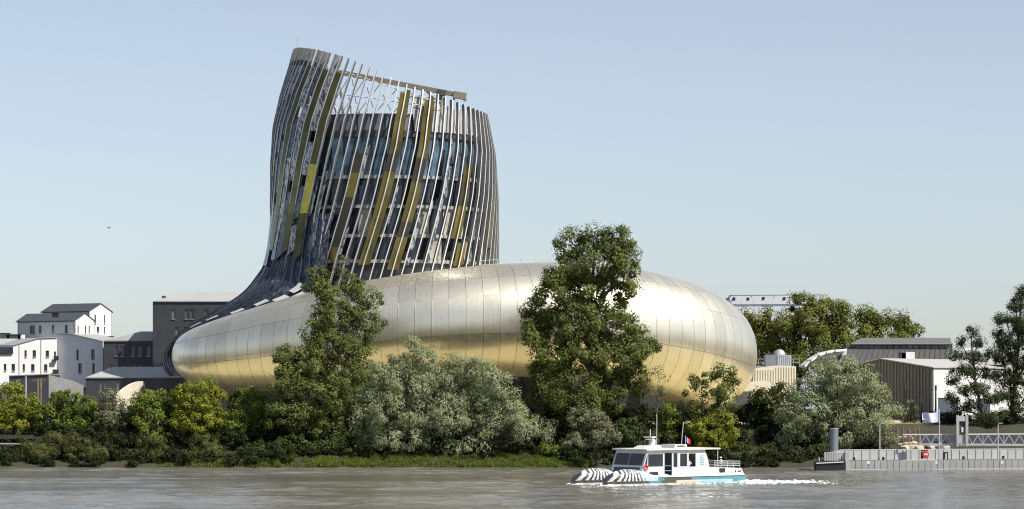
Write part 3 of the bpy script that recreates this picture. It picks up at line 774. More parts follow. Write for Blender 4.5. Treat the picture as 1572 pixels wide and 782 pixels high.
# rooftop clutter behind the parapet, drain pipes
for q, (x, y, w, h_, nm) in enumerate(((8, 516, 1.6, 0.9, 'squat grey roof vent nearest the left picture edge'), (22, 517, 2.4, 0.7, 'long low dark roof unit on the white block'), (33, 516.5, 1.0, 0.8, 'pale box vent between the roof unit and the lower cottage'), (170, 520, 0.9, 0.8, 'small vent on the roof right of the taller cottage'))):
    t = thing('roof_vent', nm, 'vent', tuple(P(x, y, 472))); MB().box(P(x, y, 472), (w, 1.2, h_)).build('body', (M_char, M_slate, M_white, M_metal)[q], t); MB().box(P(x, y-h_*4.6, 472), (w*1.15, 1.35, 0.1)).build('cap', M_slate, t)
for x, y0, y1 in ((63, 521, 580), (29.5, 529, 582)): MB().bar(on_plane(x, y0, AB+nB*0.06, nB), on_plane(x, y1, AB+nB*0.06, nB), 0.1).build('drain_pipe', M_metal, wb)
nB2 = nrm(-33); AB2 = P(88.5, 577, 468)
block('shade_tinted_house', 'plain rendered house, lilac-grey shade in its colour, with four tall slit windows beside the white block', AB2, nB2,
    [(88.5, 600), (158, 592), (158, 525), (110, 513.8), (88.5, 514)], [(117, 537, 120.8, 553), (140, 536.5, 145.3, 552.6), (120.2, 558, 125.5, 574), (141.6, 558, 145.4, 574)], 7, M_shadewhite, M_zinc)
nC = nrm(-4); AC = P(158, 570, 459)
cb = block('charcoal_annex', 'low charcoal building with pale roof joining the tall charcoal block', AC, nC,
    [(159, 600), (236, 600), (236, 524), (159, 524.5)], [(176.5, 532, 181.8, 547), (184.8, 532, 190.5, 547), (201, 532, 207, 547), (211, 532, 217.5, 547), (224, 531.5, 231, 547),
      (168, 560, 174, 568), (203, 560, 209, 568), (212, 560, 217.5, 568)], 12, M_char, M_zinc)
# pitched pale roof of the annex
a, b = on_plane(161, 524, AC, nC), on_plane(233, 524, AC, nC)
MB().prism([a, b, b+np.array((1.5, 8, 1.7)), a+np.array((5.0, 8, 1.7))], (0, 0, 0.12)).build('roof', M_zinc, cb)
nD = nrm(-3); AD = P(234, 570, 455)
db = block('tall_charcoal_block', 'tall charcoal block with pale hipped roof behind the tail of the museum', AD, nD,
    [(234.5, 604), (384, 604), (384, 464), (234.5, 464)], [(263.5, 475, 269.5, 490), (283.5, 475, 289.8, 490), (291.8, 475, 298, 490), (313.7, 475, 320, 490), (330, 475, 336, 490), (268.7, 502.5, 275, 516), (282, 502.5, 288, 516)], 14, M_char, M_zinc,
    glass=mat('pale_window_glass', (0.16, 0.16, 0.15), 0.15, var=0.8, scale=0.2))
a, b = on_plane(235.5, 463.6, AD, nD), on_plane(384, 463.6, AD, nD); r1, r2 = P(273, 450.3, 463), P(384, 448.8, 463)
MB().prism([a, b, r2, r1], (0, 0, 0.12)).build('roof', mat('pale_roof_sheet', (0.36, 0.36, 0.345), 0.6, var=0.06, scale=0.5), db)
MB().add([a, r1, P(240, 463, 469)], [(0, 1, 2)]).build('roof_hip', M_zinc, db)
for x, y, w in ((318, 453.6, 1.0), (366, 453.4, 1.0)): MB().box(P(x, y, 461.5), (w, 0.8, 0.22)).build('skylight', M_glass, db)
MB().box(P(251.5, 456.5, 458), (0.6, 0.6, 0.45)).build('roof_hood', M_char, db)
# sheds in front
nE = nrm(-2); AE = P(20, 613, 436)
es = block('charcoal_shed', 'dark charcoal shed behind the leftmost bushes with lighter grey side wall', AE, nE,
    [(14, 640), (74.5, 640), (74.5, 575.5), (14, 578)], [], 9, M_char, M_zinc)
nE1 = nrm(32); AE1 = P(74.8, 600, 436)
facade(es, AE1, nE1, [(74.8, 640), (128, 640), (128, 592), (110, 584), (74.8, 576)], [], mat('mid_grey_cladding', (0.26, 0.26, 0.25), 0.7), name='side_wall')
AE2 = P(131.5, 610, 433)
e2 = block('low_shed', 'low charcoal shed with broad pale roof below the charcoal annex', AE2, nE,
    [(131.5, 645), (276, 645), (276, 581), (131.5, 581)], [(152.5, 587, 156.5, 603), (160, 586, 163, 596), (179, 587, 183.5, 601), (220, 586, 223, 598)], 3, M_char, M_zinc, glass=mat('white_door', (0.6, 0.6, 0.6), 0.6))
a, b = on_plane(131, 581, AE2, nE), on_plane(277, 580.4, AE2, nE)
MB().prism([a, b, b+np.array((0, 8.0, 1.75)), a+np.array((3.2, 8, 1.75))], (0, 0, 0.12)).build('roof', mat('pale_roof_sheet', ()), e2)
# curved cream ramp wall
rw = thing('curved_wall', 'curved cream concrete wall sweeping up between the bushes on the left', 'wall', tuple(P(200, 620, 424)))
g = []
for f in np.linspace(0, 1, 14):
    x = 178+(217-178)*f; yt = 606-20.5*math.sin(f*math.pi/2)**0.8; d = 421+7*f*f
    g.append([P(x, yt, d), P(x, 640, d)])
g = np.array(g); g2 = g+np.array((0.25, 0.4, 0)); 
mb = MB().grid(g); mb.grid(g2); mb.grid(np.stack((g[:, 0], g2[:, 0]), 1)); mb.build('wall', mat('cream_concrete', (0.6, 0.55, 0.44), 0.85), rw, smooth=False)
# poles by the shed
pp = thing('lamp_pole', 'plain grey steel pole in front of the charcoal shed', 'pole', tuple(P(39.7, 655, 400)))
MB().tube([P(39.7, 655, 400), P(39.7, 579, 400)], [0.16, 0.11], 8).build('shaft', M_metal, pp); MB().tube([P(39.7, 579.2, 400), P(39.7, 578, 400)], 0.15, 8).build('cap', M_metal, pp)
py_ = thing('utility_pole', 'brown wooden twin utility pole with crossarm before the charcoal shed', 'pole', tuple(P(60, 650, 410)))
M_wood = mat('weathered_wood', (0.2, 0.15, 0.1), 0.9, var=0.25)
for x in (58, 62.6): MB().tube([P(x, 650, 410), P(x, 581, 410)], 0.13, 6).build('post', M_wood, py_)
MB().bar(P(50, 584, 410), P(70, 583.5, 410), 0.12).build('crossarm', M_wood, py_); MB().bar(P(56, 590, 410), P(65, 589.6, 410), 0.1).build('crossarm', M_wood, py_)

# --- right: plant house beside the ring, warehouse, far building
ph_ = thing('plant_house', 'cream clad plant room with rooftop chiller right of the metal ring', 'building', tuple(P(1190, 600, 452)))
A0 = P(1160, 600, 446); n0 = nrm(6)
facade(ph_, A0, n0, [(1150, 640), (1222, 640), (1222, 562.5), (1190, 561.5), (1158, 566)], [], mat('cream_cladding', (0.62, 0.58, 0.48), 0.6, var=0.06), name='wall')
for x in range(1160, 1222, 4):
    MB().bar(on_plane(x, 636, A0+n0*0.06, n0), on_plane(x, 567.5 if x < 1190 else 563.5, A0+n0*0.06, n0), 0.09, 0.12).build('cladding_rib', mat('cream_cladding', ()), ph_)
MB().prism([on_plane(x, y, A0, n0)-n0*0.3 for x, y in ((1150, 640), (1222, 640), (1222, 562.5), (1190, 561.5), (1158, 566))], -n0*14).build('body', mat('grey_cladding', (0.3, 0.3, 0.29), 0.7), ph_)
MB().prism([P(1140, 588, 430), P(1175, 585, 430), P(1213, 598, 430), P(1213, 601, 430), P(1140, 601, 430)], (0, 8, 0)).build('canopy', mat('cream_cladding', ()), ph_)
ac = thing('rooftop_chiller', 'grey louvred chiller with domed fan on the cream plant room roof', 'chiller', tuple(P(1194, 563, 450)))
c = P(1194, 554, 450); MB().box(c, (4.3, 3, 1.9)).build('housing', mat('blue_grey_paint', (0.2, 0.22, 0.26), 0.5), ac)
for k in range(7): MB().box(c+np.array((-0.1+0.33*k, -1.55, 0)), (0.16, 0.12, 1.85)).build('louvre', mat('light_louvre', (0.55, 0.56, 0.58), 0.5), ac)
g = np.array([[c+np.array((0.25+1.0*math.cos(a)*s, -0.6+1.0*math.sin(a)*s, 0.95+1.05*math.sqrt(max(0, 1-s*s))*0.9)) for a in np.linspace(0, 2*math.pi, 17)[:-1]] for s in (1.0, 0.97, 0.85, 0.6, 0.3, 0.01)])
MB().grid(g, close=True).build('fan_dome', M_metal, ac, smooth=True)
rl = thing('roof_guardrail', 'thin steel guardrail along the plant room roof behind the chiller', 'railing', tuple(P(1195, 562, 453)))
for y in (551.5, 556.5): MB().bar(P(1163, y, 453), P(1227, y, 453), 0.09).build('rail', M_metal, rl)
for x in range(1164, 1228, 9): MB().bar(P(x, 563, 453), P(x, 551.5, 453), 0.09).build('post', M_metal, rl)

wh = thing('warehouse', 'long warehouse with dark monitor roof and arched end behind the trees', 'warehouse', tuple(P(1380, 620, 478)))
M_roofd = mat('dark_sheet_roof', (0.075, 0.075, 0.072), 0.6, var=0.15, scale=0.5, stretch=(4, .4, 1))
WD = 474.0
MB().prism([P(1296, 537, WD), P(1462, 537, WD), P(1462, 561, WD-7), P(1280, 561, WD-7)], (0, 0.2, 0.3)).build('roof', M_roofd, wh)
for k in range(22):
    f = k/21; a, b = P(1298+162*f, 537.3, WD), P(1284+176*f, 560.7, WD-7); MB().bar(a+UP*0.3, b+UP*0.3, 0.1, 0.16).build('roof_seam', M_roofd, wh)
MB().box((P(1310, 533, WD+3)+P(1458, 533, WD+3))/2, (P(1458, 0, WD+3)[0]-P(1310, 0, WD+3)[0], 6, 1.2)).build('monitor', M_black, wh)
for k in range(15):
    x = 1314+k*9.8; MB().prism([P(x, 535.6, WD-0.1), P(x+8.4, 535.6, WD-0.1), P(x+8.4, 530.6, WD-0.1), P(x, 530.6, WD-0.1)], (0, 0.05, 0)).build('monitor_pane', mat('dusty_glass', (0.09, 0.1, 0.115), 0.3, var=0.5), wh)
MB().prism([P(1307, 528.8, WD-0.8), P(1461, 528.8, WD-0.8), P(1459, 520.5, WD+3.2), P(1323, 520.5, WD+3.2)], (0, 0.1, 0.18)).build('monitor_roof', mat('grey_sheet_roof', (0.14, 0.14, 0.135), 0.6, var=0.12), wh)
MB().prism([P(1296, 640, WD+1), P(1640, 640, WD+1), P(1640, 552, WD+1), P(1296, 540, WD+1)], (0, 20, 0)).build('body', mat('warehouse_wall', (0.55, 0.54, 0.5), 0.8), wh)
arc = [(1236, 561), (1246, 552), (1258, 544.5), (1270, 539.5), (1283, 537), (1300, 536)]
mb = MB()
for (x0, y0), (x1, y1) in zip(arc[:-1], arc[1:]): mb.prism([P(x0, y0, WD-7), P(x1, y1, WD-6), P(x1, y1+3, WD-6), P(x0, y0+3.5, WD-7)], (0, 9, 0))
mb.prism([P(1240, 562, WD-3), P(1300, 562, WD-3), P(1300, 539, WD-3), P(1270, 542, WD-3)], (0, 1, 0)); mb.build('arched_verge', M_white, wh)
arc = [(1462, 547), (1475, 539), (1495, 534), (1520, 533.5), (1545, 538), (1560, 546)]
mb = MB()
for (x0, y0), (x1, y1) in zip(arc[:-1], arc[1:]): mb.prism([P(x0, y0, WD-7), P(x1, y1, WD-7), P(x1, 560, WD-7), P(x0, 560, WD-7)], (0, 10, 0))
mb.build('arched_gable', M_white, wh)
MB().box(P(1393, 548, 462), (2.2, 2, 1.6)).build('roof_unit', M_white, wh); MB().box(P(1385.5, 547, 462), (0.9, 2, 1.3)).build('roof_unit', M_char, wh); MB().box(P(1425, 554.5, 458), (2.6, 1.5, 0.6)).build('roof_unit', M_white, wh)

# corrugated hall in front of it
nG = nrm(-38); CG = P(1432, 632, 436)
hall = thing('corrugated_hall', 'hall with dark corrugated gable and bright white long side', 'warehouse', tuple(CG))
nW = np.array((nG[1]*-1, nG[0], 0)); nW = np.array((math.cos(R(38)), -math.sin(R(38)), 0))
M_corr = mat('grey_corrugated_steel', (0.15, 0.148, 0.145), 0.55, metal=0.2, var=0.12)
out = [(1268, 650), (1432, 650), (1432, 565.5), (1352, 552), (1268, 572)]
facade(hall, CG, nG, out, [], M_corr, name='gable_wall')
topx = [1268, 1352, 1432]; topy = [572, 552, 565.5]
for k in range(33):
    x = 1270+k*5.0
    MB().bar(on_plane(x, 649, CG+nG*0.07, nG), on_plane(x, np.interp(x, topx, topy)+0.6, CG+nG*0.07, nG), 0.24, 0.14, up=nG).build('corrugation', M_corr, hall)
MB().bar(on_plane(1268, 597.5, CG+nG*0.16, nG), on_plane(1432, 598.5, CG+nG*0.16, nG), 0.1, 0.12).build('flashing', M_frame, hall)
wall('long_wall', [on_plane(x, y, CG, nW) for x, y in ((1432, 652), (1640, 652), (1640, 571), (1432, 565.5))], [rect(1440, 611, 1471, 640, CG, nW), rect(1500, 612, 1520, 640, CG, nW)], nW, mat('hall_off_white', (0.62, 0.615, 0.585), 0.7, var=0.06, scale=0.3, stretch=(1, 1, .2)), hall)
for x0, x1 in ((1440, 1471), (1500, 1520)): window(rect(x0, 611.5, x1, 640, CG, nW), nW, hall, mat('shopfront_glass', (0.08, 0.09, 0.11), 0.1))
e0, e1 = on_plane(1434, 565.2, CG, nG), on_plane(1352, 551.6, CG, nG); e2_ = on_plane(1266, 572.3, CG, nG)
M_pal = mat('pale_sheet_roof', (0.42, 0.41, 0.38), 0.6, var=0.1)
MB().prism([e0+nG*0.3, e1+nG*0.3, e1-nG*24, e0-nG*24], (0, 0, 0.15)).build('roof', M_pal, hall); MB().prism([e1+nG*0.3, e2_+nG*0.3, e2_-nG*24, e1-nG*24], (0, 0, 0.15)).build('roof', M_pal, hall)

fb = thing('rooftop_storey', 'far white flat-topped building storey with thin roof frame showing above the plane trees', 'building', tuple(P(1180, 500, 640)))
MB().prism([P(1133, 629, 640), P(1260, 629, 640), P(1260, 456, 640), P(1120, 456, 640)], (0, 12, 0)).build('wall', mat('pale_blue_white', (0.66, 0.68, 0.74), 0.7, var=0.04), fb)
for x, y in ((1148.5, 459), (1172, 458.3), (1204, 458.5), (1127, 459)): MB().prism([P(x-2.3, y+2, 639.9), P(x+1.7, y+2, 639.9), P(x+2.3, y-2, 639.9), P(x-1.7, y-2, 639.9)], (0, 0.5, 0)).build('window', M_black, fb)
MB().bar(P(1120, 453.8, 639), P(1262, 453, 639), 0.16).build('roof_frame', M_char, fb)
for x in (1121, 1153, 1187, 1215): MB().bar(P(x, 457, 639), P(x+2, 453.4, 639), 0.14).build('frame_post', M_char, fb)
MB().bar(P(1120, 454, 639), P(1116, 463, 639), 0.22).bar(P(1116, 463, 639), P(1124, 468, 639), 0.3).bar(P(1127, 455, 639), P(1121, 465, 639), 0.16).build('bracket', M_char, fb)
# ---------------------------------------------------------------- trees, shrubs, grass
def leaf_cloud(C, Rd, per, size, r, droop=0.0, out=0.8, up=0.5, aspect=0.55, shell=0.5, tone=None, big=None):
    """C, Rd: clump centres and radii (K,3); returns verts, quads, tint of leaf sprays"""
    K = len(C); n = K*per
    ci = np.repeat(np.arange(K), per)
    d = r.normal(size=(n, 3)); d /= np.linalg.norm(d, axis=1)[:, None]
    rad = r.uniform(shell**2, 1, n)**0.4*(1+0.14*r.normal(size=n))
    p = C[ci]+d*Rd[ci]*rad[:, None]
    nn = d*(out+0.35)+np.array((0.1, -0.1, up))+r.normal(size=(n, 3))*0.38
    if big is not None: nn = nn+big[ci]*0.55
    nn /= np.linalg.norm(nn, axis=1)[:, None]
    t = r.normal(size=(n, 3))+np.array((0, 0, -droop))+d*0.5; t -= nn*np.sum(t*nn, 1)[:, None]; t /= np.linalg.norm(t, axis=1)[:, None]
    s = np.cross(nn, t); L = size*r.uniform(0.6, 1.35, n)
    a = p-t*L[:, None]*0.5; c = p+t*L[:, None]*0.5; W = (L*aspect*0.5)[:, None]
    b = p+s*W+nn*W*0.35-t*L[:, None]*0.06; e = p-s*W+nn*W*0.35-t*L[:, None]*0.06
    V = np.stack((a, b, c, e), 1).reshape(-1, 3); Q = np.arange(n*4).reshape(-1, 4)
    ct = r.uniform(0, 1, K) if tone is None else tone
    tv = np.clip(0.65*ct[ci]+0.35*r.uniform(0, 1, n), 0, 1)
    T = np.repeat(tv, 4)[:, None].repeat(3, 1)
    return V, Q, T

SPEC = {}
def spec(name, dark, light, back=None, size=0.5, per=26, clump=1.1, droop=0.0, out=0.8, up=0.5, aspect=0.6, bark=None, flat=0.8, trans=0.28, fill=1.0):
    SPEC[name] = dict(m=leaf_mat(name+'_leaves', dark, light, back, trans), size=size, per=per, clump=clump, droop=droop, out=out, up=up, aspect=aspect, bark=bark or M_bark, flat=flat, fill=fill)
spec('poplar', (0.042, 0.060, 0.011), (0.16, 0.185, 0.044), size=0.36, per=85, clump=1.25, flat=0.9, trans=0.18)
spec('loose', (0.045, 0.066, 0.012), (0.17, 0.195, 0.05), size=0.33, per=64, clump=1.05, bark=M_palebark, trans=0.18)
spec('wisp', (0.10, 0.11, 0.05), (0.19, 0.185, 0.10), size=0.26, per=44, clump=0.95, bark=M_palebark, fill=0.7)
spec('silver', (0.06, 0.085, 0.024), (0.32, 0.355, 0.165), (0.27, 0.30, 0.175), size=0.42, per=62, clump=1.25, droop=0.9, aspect=0.34)
spec('lime', (0.08, 0.105, 0.010), (0.30, 0.31, 0.036), size=0.32, per=66, clump=0.9, trans=0.24)
spec('green', (0.042, 0.072, 0.009), (0.19, 0.225, 0.036), size=0.32, per=66, clump=0.9, trans=0.2)
spec('olive', (0.085, 0.095, 0.04), (0.17, 0.175, 0.08), (0.19, 0.195, 0.115), size=0.28, per=60, clump=0.85)
spec('brown', (0.055, 0.066, 0.018), (0.15, 0.155, 0.048), size=0.24, per=60, clump=0.75)
spec('dark', (0.026, 0.040, 0.010), (0.085, 0.105, 0.026), size=0.38, per=56, clump=1.0)
spec('plane', (0.05, 0.066, 0.011), (0.19, 0.2, 0.04), size=0.46, per=84, clump=1.6, flat=0.85, trans=0.18)
spec('shade_undergrowth', (0.010, 0.017, 0.005), (0.042, 0.055, 0.014), size=0.36, per=50, clump=0.8)  # near-black leaves: the shade of the canopy is put into their colour
spec('pine', (0.022, 0.034, 0.012), (0.075, 0.092, 0.032), size=0.34, per=46, clump=0.9, flat=0.95, aspect=0.4, fill=0.85)

def tree(name, label, sp, base_x, depth, lobes, seed, trunk=0.28, group=None, cat='tree', dens=1.0, base_y=None, lean=0.0, depth_k=0.85, limbs=True):
    """lobes: (x, y, rx, ry) of the crown's masses in photo pixels; every mass is as deep as it is wide"""
    S = SPEC[sp]; r = np.random.default_rng(seed); k = depth/F
    bx = (base_x-CX)*k; bz = ground_z(bx, depth)-0.15
    root = thing(name, label, cat, (bx, depth, bz), group=group); O = np.array(root.location)
    C = []; Rd = []; lc = []; tone = []; big = []
    for (x, y, rx, ry) in lobes:
        dr = min(rx*k*depth_k, 6.0); c = P(x, y, depth+r.normal()*dr*0.35); lc.append((c, rx*k, ry*k))
        vol = (rx*k)*(ry*k)+dr*(rx*k+ry*k)*0.5; n = max(3, int(vol*2.2*dens*S['fill']/S['clump']**1.5))
        d = r.normal(size=(n, 3)); d /= np.linalg.norm(d, axis=1)[:, None]; d[:, 1] -= 0.25
        rad = r.uniform(0.25, 1.0, n)**0.45
        C.append(c+d*rad[:, None]*np.array((rx*k*0.88, dr*0.88, ry*k*0.88)))
        q = S['clump']*r.uniform(0.45, 1.2, n)[:, None]*np.array((1, 1, S['flat'])); Rd.append(q)
        big.append(d); tone.append(np.clip(r.normal(0.45, 0.38, n), 0, 1))
    C = np.concatenate(C); Rd = np.concatenate(Rd); tone = np.concatenate(tone); big = np.concatenate(big)
    keep = C[:, 2] > bz+0.2; C, Rd, tone, big = C[keep], Rd[keep], tone[keep], big[keep]
    V, Q, T = leaf_cloud(C, Rd, int(S['per']*1.5), S['size'], r, S['droop'], S['out'], S['up'], S['aspect'], 0.35, tone, big)
    me = fast_mesh('crown', V-O, Q, tint=T); link('crown', me, S['m'], root)
    # trunk with limbs into the masses
    top = max(lc, key=lambda q: q[0][2])[0]; mb = MB()
    pts = []; 
    for f in np.linspace(0, 1, 8):
        p = O*(1-f)+top*f; p = p+np.array((r.normal()*0.25, r.normal()*0.2, 0))*math.sin(f*math.pi); pts.append(p)
    mb.tube(pts, list(np.linspace(trunk, trunk*0.15, 8)), 7, cap=False)
    mb.build('trunk', S['bark'], root, smooth=True)
    if limbs:
        for (c, a, b) in lc:
            f = np.clip((c[2]-O[2])/(top[2]-O[2])-0.28, 0.1, 0.85); i = f*7; j = int(i); p0 = pts[j]*(1-(i-j))+pts[min(j+1, 7)]*(i-j)
            mid = (p0+c)/2+np.array((0, 0, -0.35)); tw = trunk*0.42
            m2 = MB().tube([p0, mid, c], [tw, tw*0.7, tw*0.3], 5, cap=False)
            for _ in range(3):
                e = c+r.normal(size=3)*np.array((a, a*0.8, b))*0.6; m2.tube([mid*0.4+c*0.6, (c+e)/2, e], [tw*0.4, tw*0.25, tw*0.1], 4, cap=False)
            m2.build('limb', S['bark'], root, smooth=True)
    return root

# far plane trees behind the ring
tree('plane_tree', 'plane tree right behind the shoulder of the metal ring', 'plane', 1165, 492, [(1160, 490, 30, 22), (1180, 515, 30, 28), (1150, 520, 25, 25), (1185, 545, 30, 25), (1150, 560, 30, 25)], 31, 0.4, 'plane trees behind the ring')
tree('plane_tree', 'tallest plane tree of the row behind the ring', 'plane', 1228, 490, [(1228, 472, 26, 22), (1245, 490, 30, 28), (1212, 495, 25, 25), (1228, 520, 40, 28), (1220, 555, 40, 25), (1250, 540, 28, 28)], 32, 0.45, 'plane trees behind the ring')
tree('plane_tree', 'rounded plane tree in the middle of the back row', 'plane', 1278, 493, [(1278, 474, 26, 20), (1290, 492, 24, 26), (1265, 500, 24, 25), (1283, 525, 36, 25), (1280, 555, 36, 22)], 33, 0.42, 'plane trees behind the ring')
tree('plane_tree', 'lower plane tree beside the rightmost one in the back row', 'plane', 1335, 497, [(1330, 487, 22, 15), (1352, 490, 20, 18), (1338, 510, 32, 22), (1335, 535, 32, 20)], 34, 0.36, 'plane trees behind the ring')
tree('plane_tree', 'rightmost plane tree of the back row above the monitor roof', 'plane', 1390, 499, [(1388, 497, 20, 16), (1402, 508, 14, 14), (1380, 515, 22, 16), (1395, 530, 20, 16)], 35, 0.34, 'plane trees behind the ring')

# the tall trees on the bank
tree('poplar_tree', 'tallest dark green poplar standing before the metal ring', 'poplar', 905, 381,
     [(876, 374, 26, 24), (912, 366, 26, 20), (950, 368, 28, 22), (964, 398, 20, 34), (925, 405, 50, 40), (880, 412, 30, 32), (858, 425, 24, 24), (850, 452, 34, 30), (905, 450, 52, 42), (958, 445, 26, 36),
      (828, 482, 32, 30), (880, 495, 56, 42), (945, 495, 44, 42), (818, 515, 26, 28), (985, 522, 30, 20), (1003, 528, 16, 10), (845, 545, 44, 40), (905, 550, 56, 44), (965, 550, 42, 32), (830, 590, 26, 40),
      (880, 605, 52, 42), (940, 600, 46, 40), (975, 585, 26, 24), (890, 650, 46, 34)], 1, 0.5, dens=0.92)
tree('feathery_tree', 'tall loose feathery tree left of centre, thin top over the tower foot', 'loose', 548, 384,
     [(487, 415, 16, 16), (480, 442, 20, 18), (505, 450, 28, 24), (548, 445, 26, 24), (568, 462, 22, 24), (520, 482, 36, 28), (560, 495, 30, 30), (582, 490, 12, 22), (492, 480, 22, 26), (545, 530, 36, 30), (500, 520, 30, 28), (560, 570, 32, 30), (520, 600, 40, 36), (548, 640, 40, 36)], 2, 0.34, dens=0.72)
tree('feathery_tree', 'wispy olive-grey sapling top between the tower fins and the feathery tree', 'wisp', 528, 387, [(527, 412, 15, 20), (538, 436, 22, 20), (524, 455, 24, 20), (545, 480, 22, 20), (530, 520, 22, 30)], 3, 0.16, dens=1.0)
tree('bank_poplar', 'bright leafy tree on the bank under the feathery tree', 'loose', 500, 377,
     [(505, 492, 22, 26), (490, 520, 34, 28), (530, 540, 26, 28), (452, 548, 34, 20), (432, 565, 18, 14), (480, 560, 44, 30), (530, 580, 30, 30), (445, 590, 36, 28), (495, 610, 52, 36), (440, 635, 40, 36), (510, 655, 50, 32), (550, 650, 30, 34)], 4, 0.3, dens=0.95)
tree('silver_willow', 'silver-leaved willow with a pointed hump, left one of the central pair', 'silver', 620, 376,
     [(637, 532, 18, 18), (652, 552, 24, 22), (612, 562, 26, 22), (588, 580, 28, 24), (625, 592, 42, 32), (665, 590, 34, 30), (570, 612, 26, 28), (600, 635, 44, 34), (650, 640, 44, 36), (560, 655, 26, 30), (615, 675, 60, 24)], 5, 0.32, dens=1.1)
tree('silver_willow', 'broad silver-leaved willow, right one of the central pair', 'silver', 735, 376,
     [(700, 562, 30, 22), (730, 568, 32, 22), (758, 590, 32, 28), (700, 598, 36, 32), (740, 615, 46, 36), (785, 622, 26, 28), (690, 645, 40, 36), (745, 655, 50, 34), (795, 655, 30, 28), (828, 655, 24, 18), (720, 682, 60, 18), (842, 668, 14, 14)], 6, 0.32, dens=1.1)
tree('silver_willow', 'silver-leaved willow at right beside the corrugated hall', 'silver', 1285, 377,
     [(1285, 562, 36, 20), (1310, 575, 30, 22), (1255, 582, 30, 24), (1230, 605, 26, 24), (1285, 600, 44, 32), (1340, 602, 28, 30), (1360, 628, 24, 26), (1320, 630, 40, 32), (1245, 630, 44, 34), (1205, 632, 24, 26), (1280, 660, 52, 30), (1345, 658, 34, 26), (1215, 665, 34, 26)], 7, 0.36, dens=1.1)
tree('dark_alder', 'dark low tree between the ring and the right-hand willow', 'dark', 1180, 383, [(1175, 610, 24, 20), (1200, 605, 18, 18), (1165, 640, 30, 28), (1190, 650, 30, 30), (1165, 680, 36, 24), (1215, 690, 34, 18), (1250, 690, 34, 20)], 8, 0.2, dens=1.0)
tree('small_tree', 'slender sparse young tree in front of the ring right of the poplar', 'loose', 1098, 377, [(1078, 580, 22, 16), (1112, 568, 20, 16), (1125, 585, 18, 18), (1095, 600, 30, 20), (1062, 600, 16, 18), (1120, 612, 22, 18), (1085, 630, 32, 20)], 9, 0.14, dens=0.6)
tree('bare_sapling', 'nearly bare thin-stemmed sapling beside the tall poplar', 'wisp', 1004, 378, [(1012, 575, 14, 14), (996, 590, 12, 14), (1008, 615, 16, 16), (1020, 598, 10, 12)], 10, 0.12, dens=0.3)
tree('airy_tree', 'dark airy tree in front of the white hall, left of two', 'pine', 1509, 386,
     [(1490, 510, 12, 9), (1475, 523, 12, 8), (1500, 525, 14, 9), (1468, 545, 16, 8), (1495, 548, 22, 10), (1520, 545, 14, 8), (1480, 570, 26, 9), (1515, 572, 20, 9), (1462, 585, 16, 7), (1495, 598, 30, 10), (1460, 612, 16, 8), (1520, 610, 20, 9), (1485, 625, 26, 10), (1515, 645, 30, 12)], 11, 0.26, dens=1.7)
tree('airy_tree', 'tall dark airy tree rising at the right edge of the picture', 'pine', 1552, 388,
     [(1568, 448, 14, 12), (1560, 470, 14, 12), (1585, 475, 22, 16), (1545, 492, 20, 12), (1570, 500, 28, 16), (1530, 510, 14, 8), (1550, 525, 30, 14), (1590, 530, 26, 16), (1538, 548, 24, 12), (1572, 555, 30, 14), (1550, 580, 32, 14), (1590, 590, 26, 16), (1545, 608, 28, 12), (1575, 625, 30, 14), (1545, 645, 26, 14), (1588, 655, 30, 18)], 12, 0.34, dens=1.9)
# lit trees to the left
tree('leafy_bush', 'yellow-green bushy tree at the far left edge', 'lime', 22, 381, [(15, 603, 24, 18), (42, 622, 20, 18), (12, 630, 30, 24), (50, 648, 24, 20), (20, 655, 34, 22)], 13, 0.16)
tree('leafy_bush', 'green bushy tree below the grey side of the charcoal shed', 'green', 100, 381, [(88, 615, 20, 18), (108, 618, 22, 20), (75, 640, 22, 22), (130, 622, 22, 20), (105, 645, 34, 24), (140, 645, 22, 22)], 14, 0.16)
tree('leafy_bush', 'grey-olive bush in front of the low shed and curved wall', 'olive', 172, 382, [(168, 612, 18, 16), (182, 628, 14, 18), (165, 640, 24, 22), (180, 660, 22, 22)], 15, 0.14)
tree('leafy_bush', 'rounded deep green tree left of the bright yellow-green one under the nose', 'green', 225, 380, [(215, 618, 20, 20), (238, 610, 20, 16), (225, 640, 32, 24), (250, 630, 22, 22), (235, 665, 32, 22)], 16, 0.18)
tree('leafy_bush', 'brightest yellow-green tree under the nose of the museum tail', 'lime', 300, 379, [(290, 598, 20, 16), (315, 594, 20, 16), (275, 612, 18, 18), (305, 620, 32, 22), (335, 615, 18, 20), (300, 648, 40, 24), (335, 645, 20, 24)], 17, 0.18)
tree('leafy_bush', 'deep green tree between the yellow-green tree and the feathery trees', 'green', 378, 380, [(365, 612, 18, 16), (388, 608, 20, 15), (375, 635, 30, 24), (402, 630, 18, 22), (365, 662, 32, 22), (400, 665, 24, 24)], 18, 0.18)
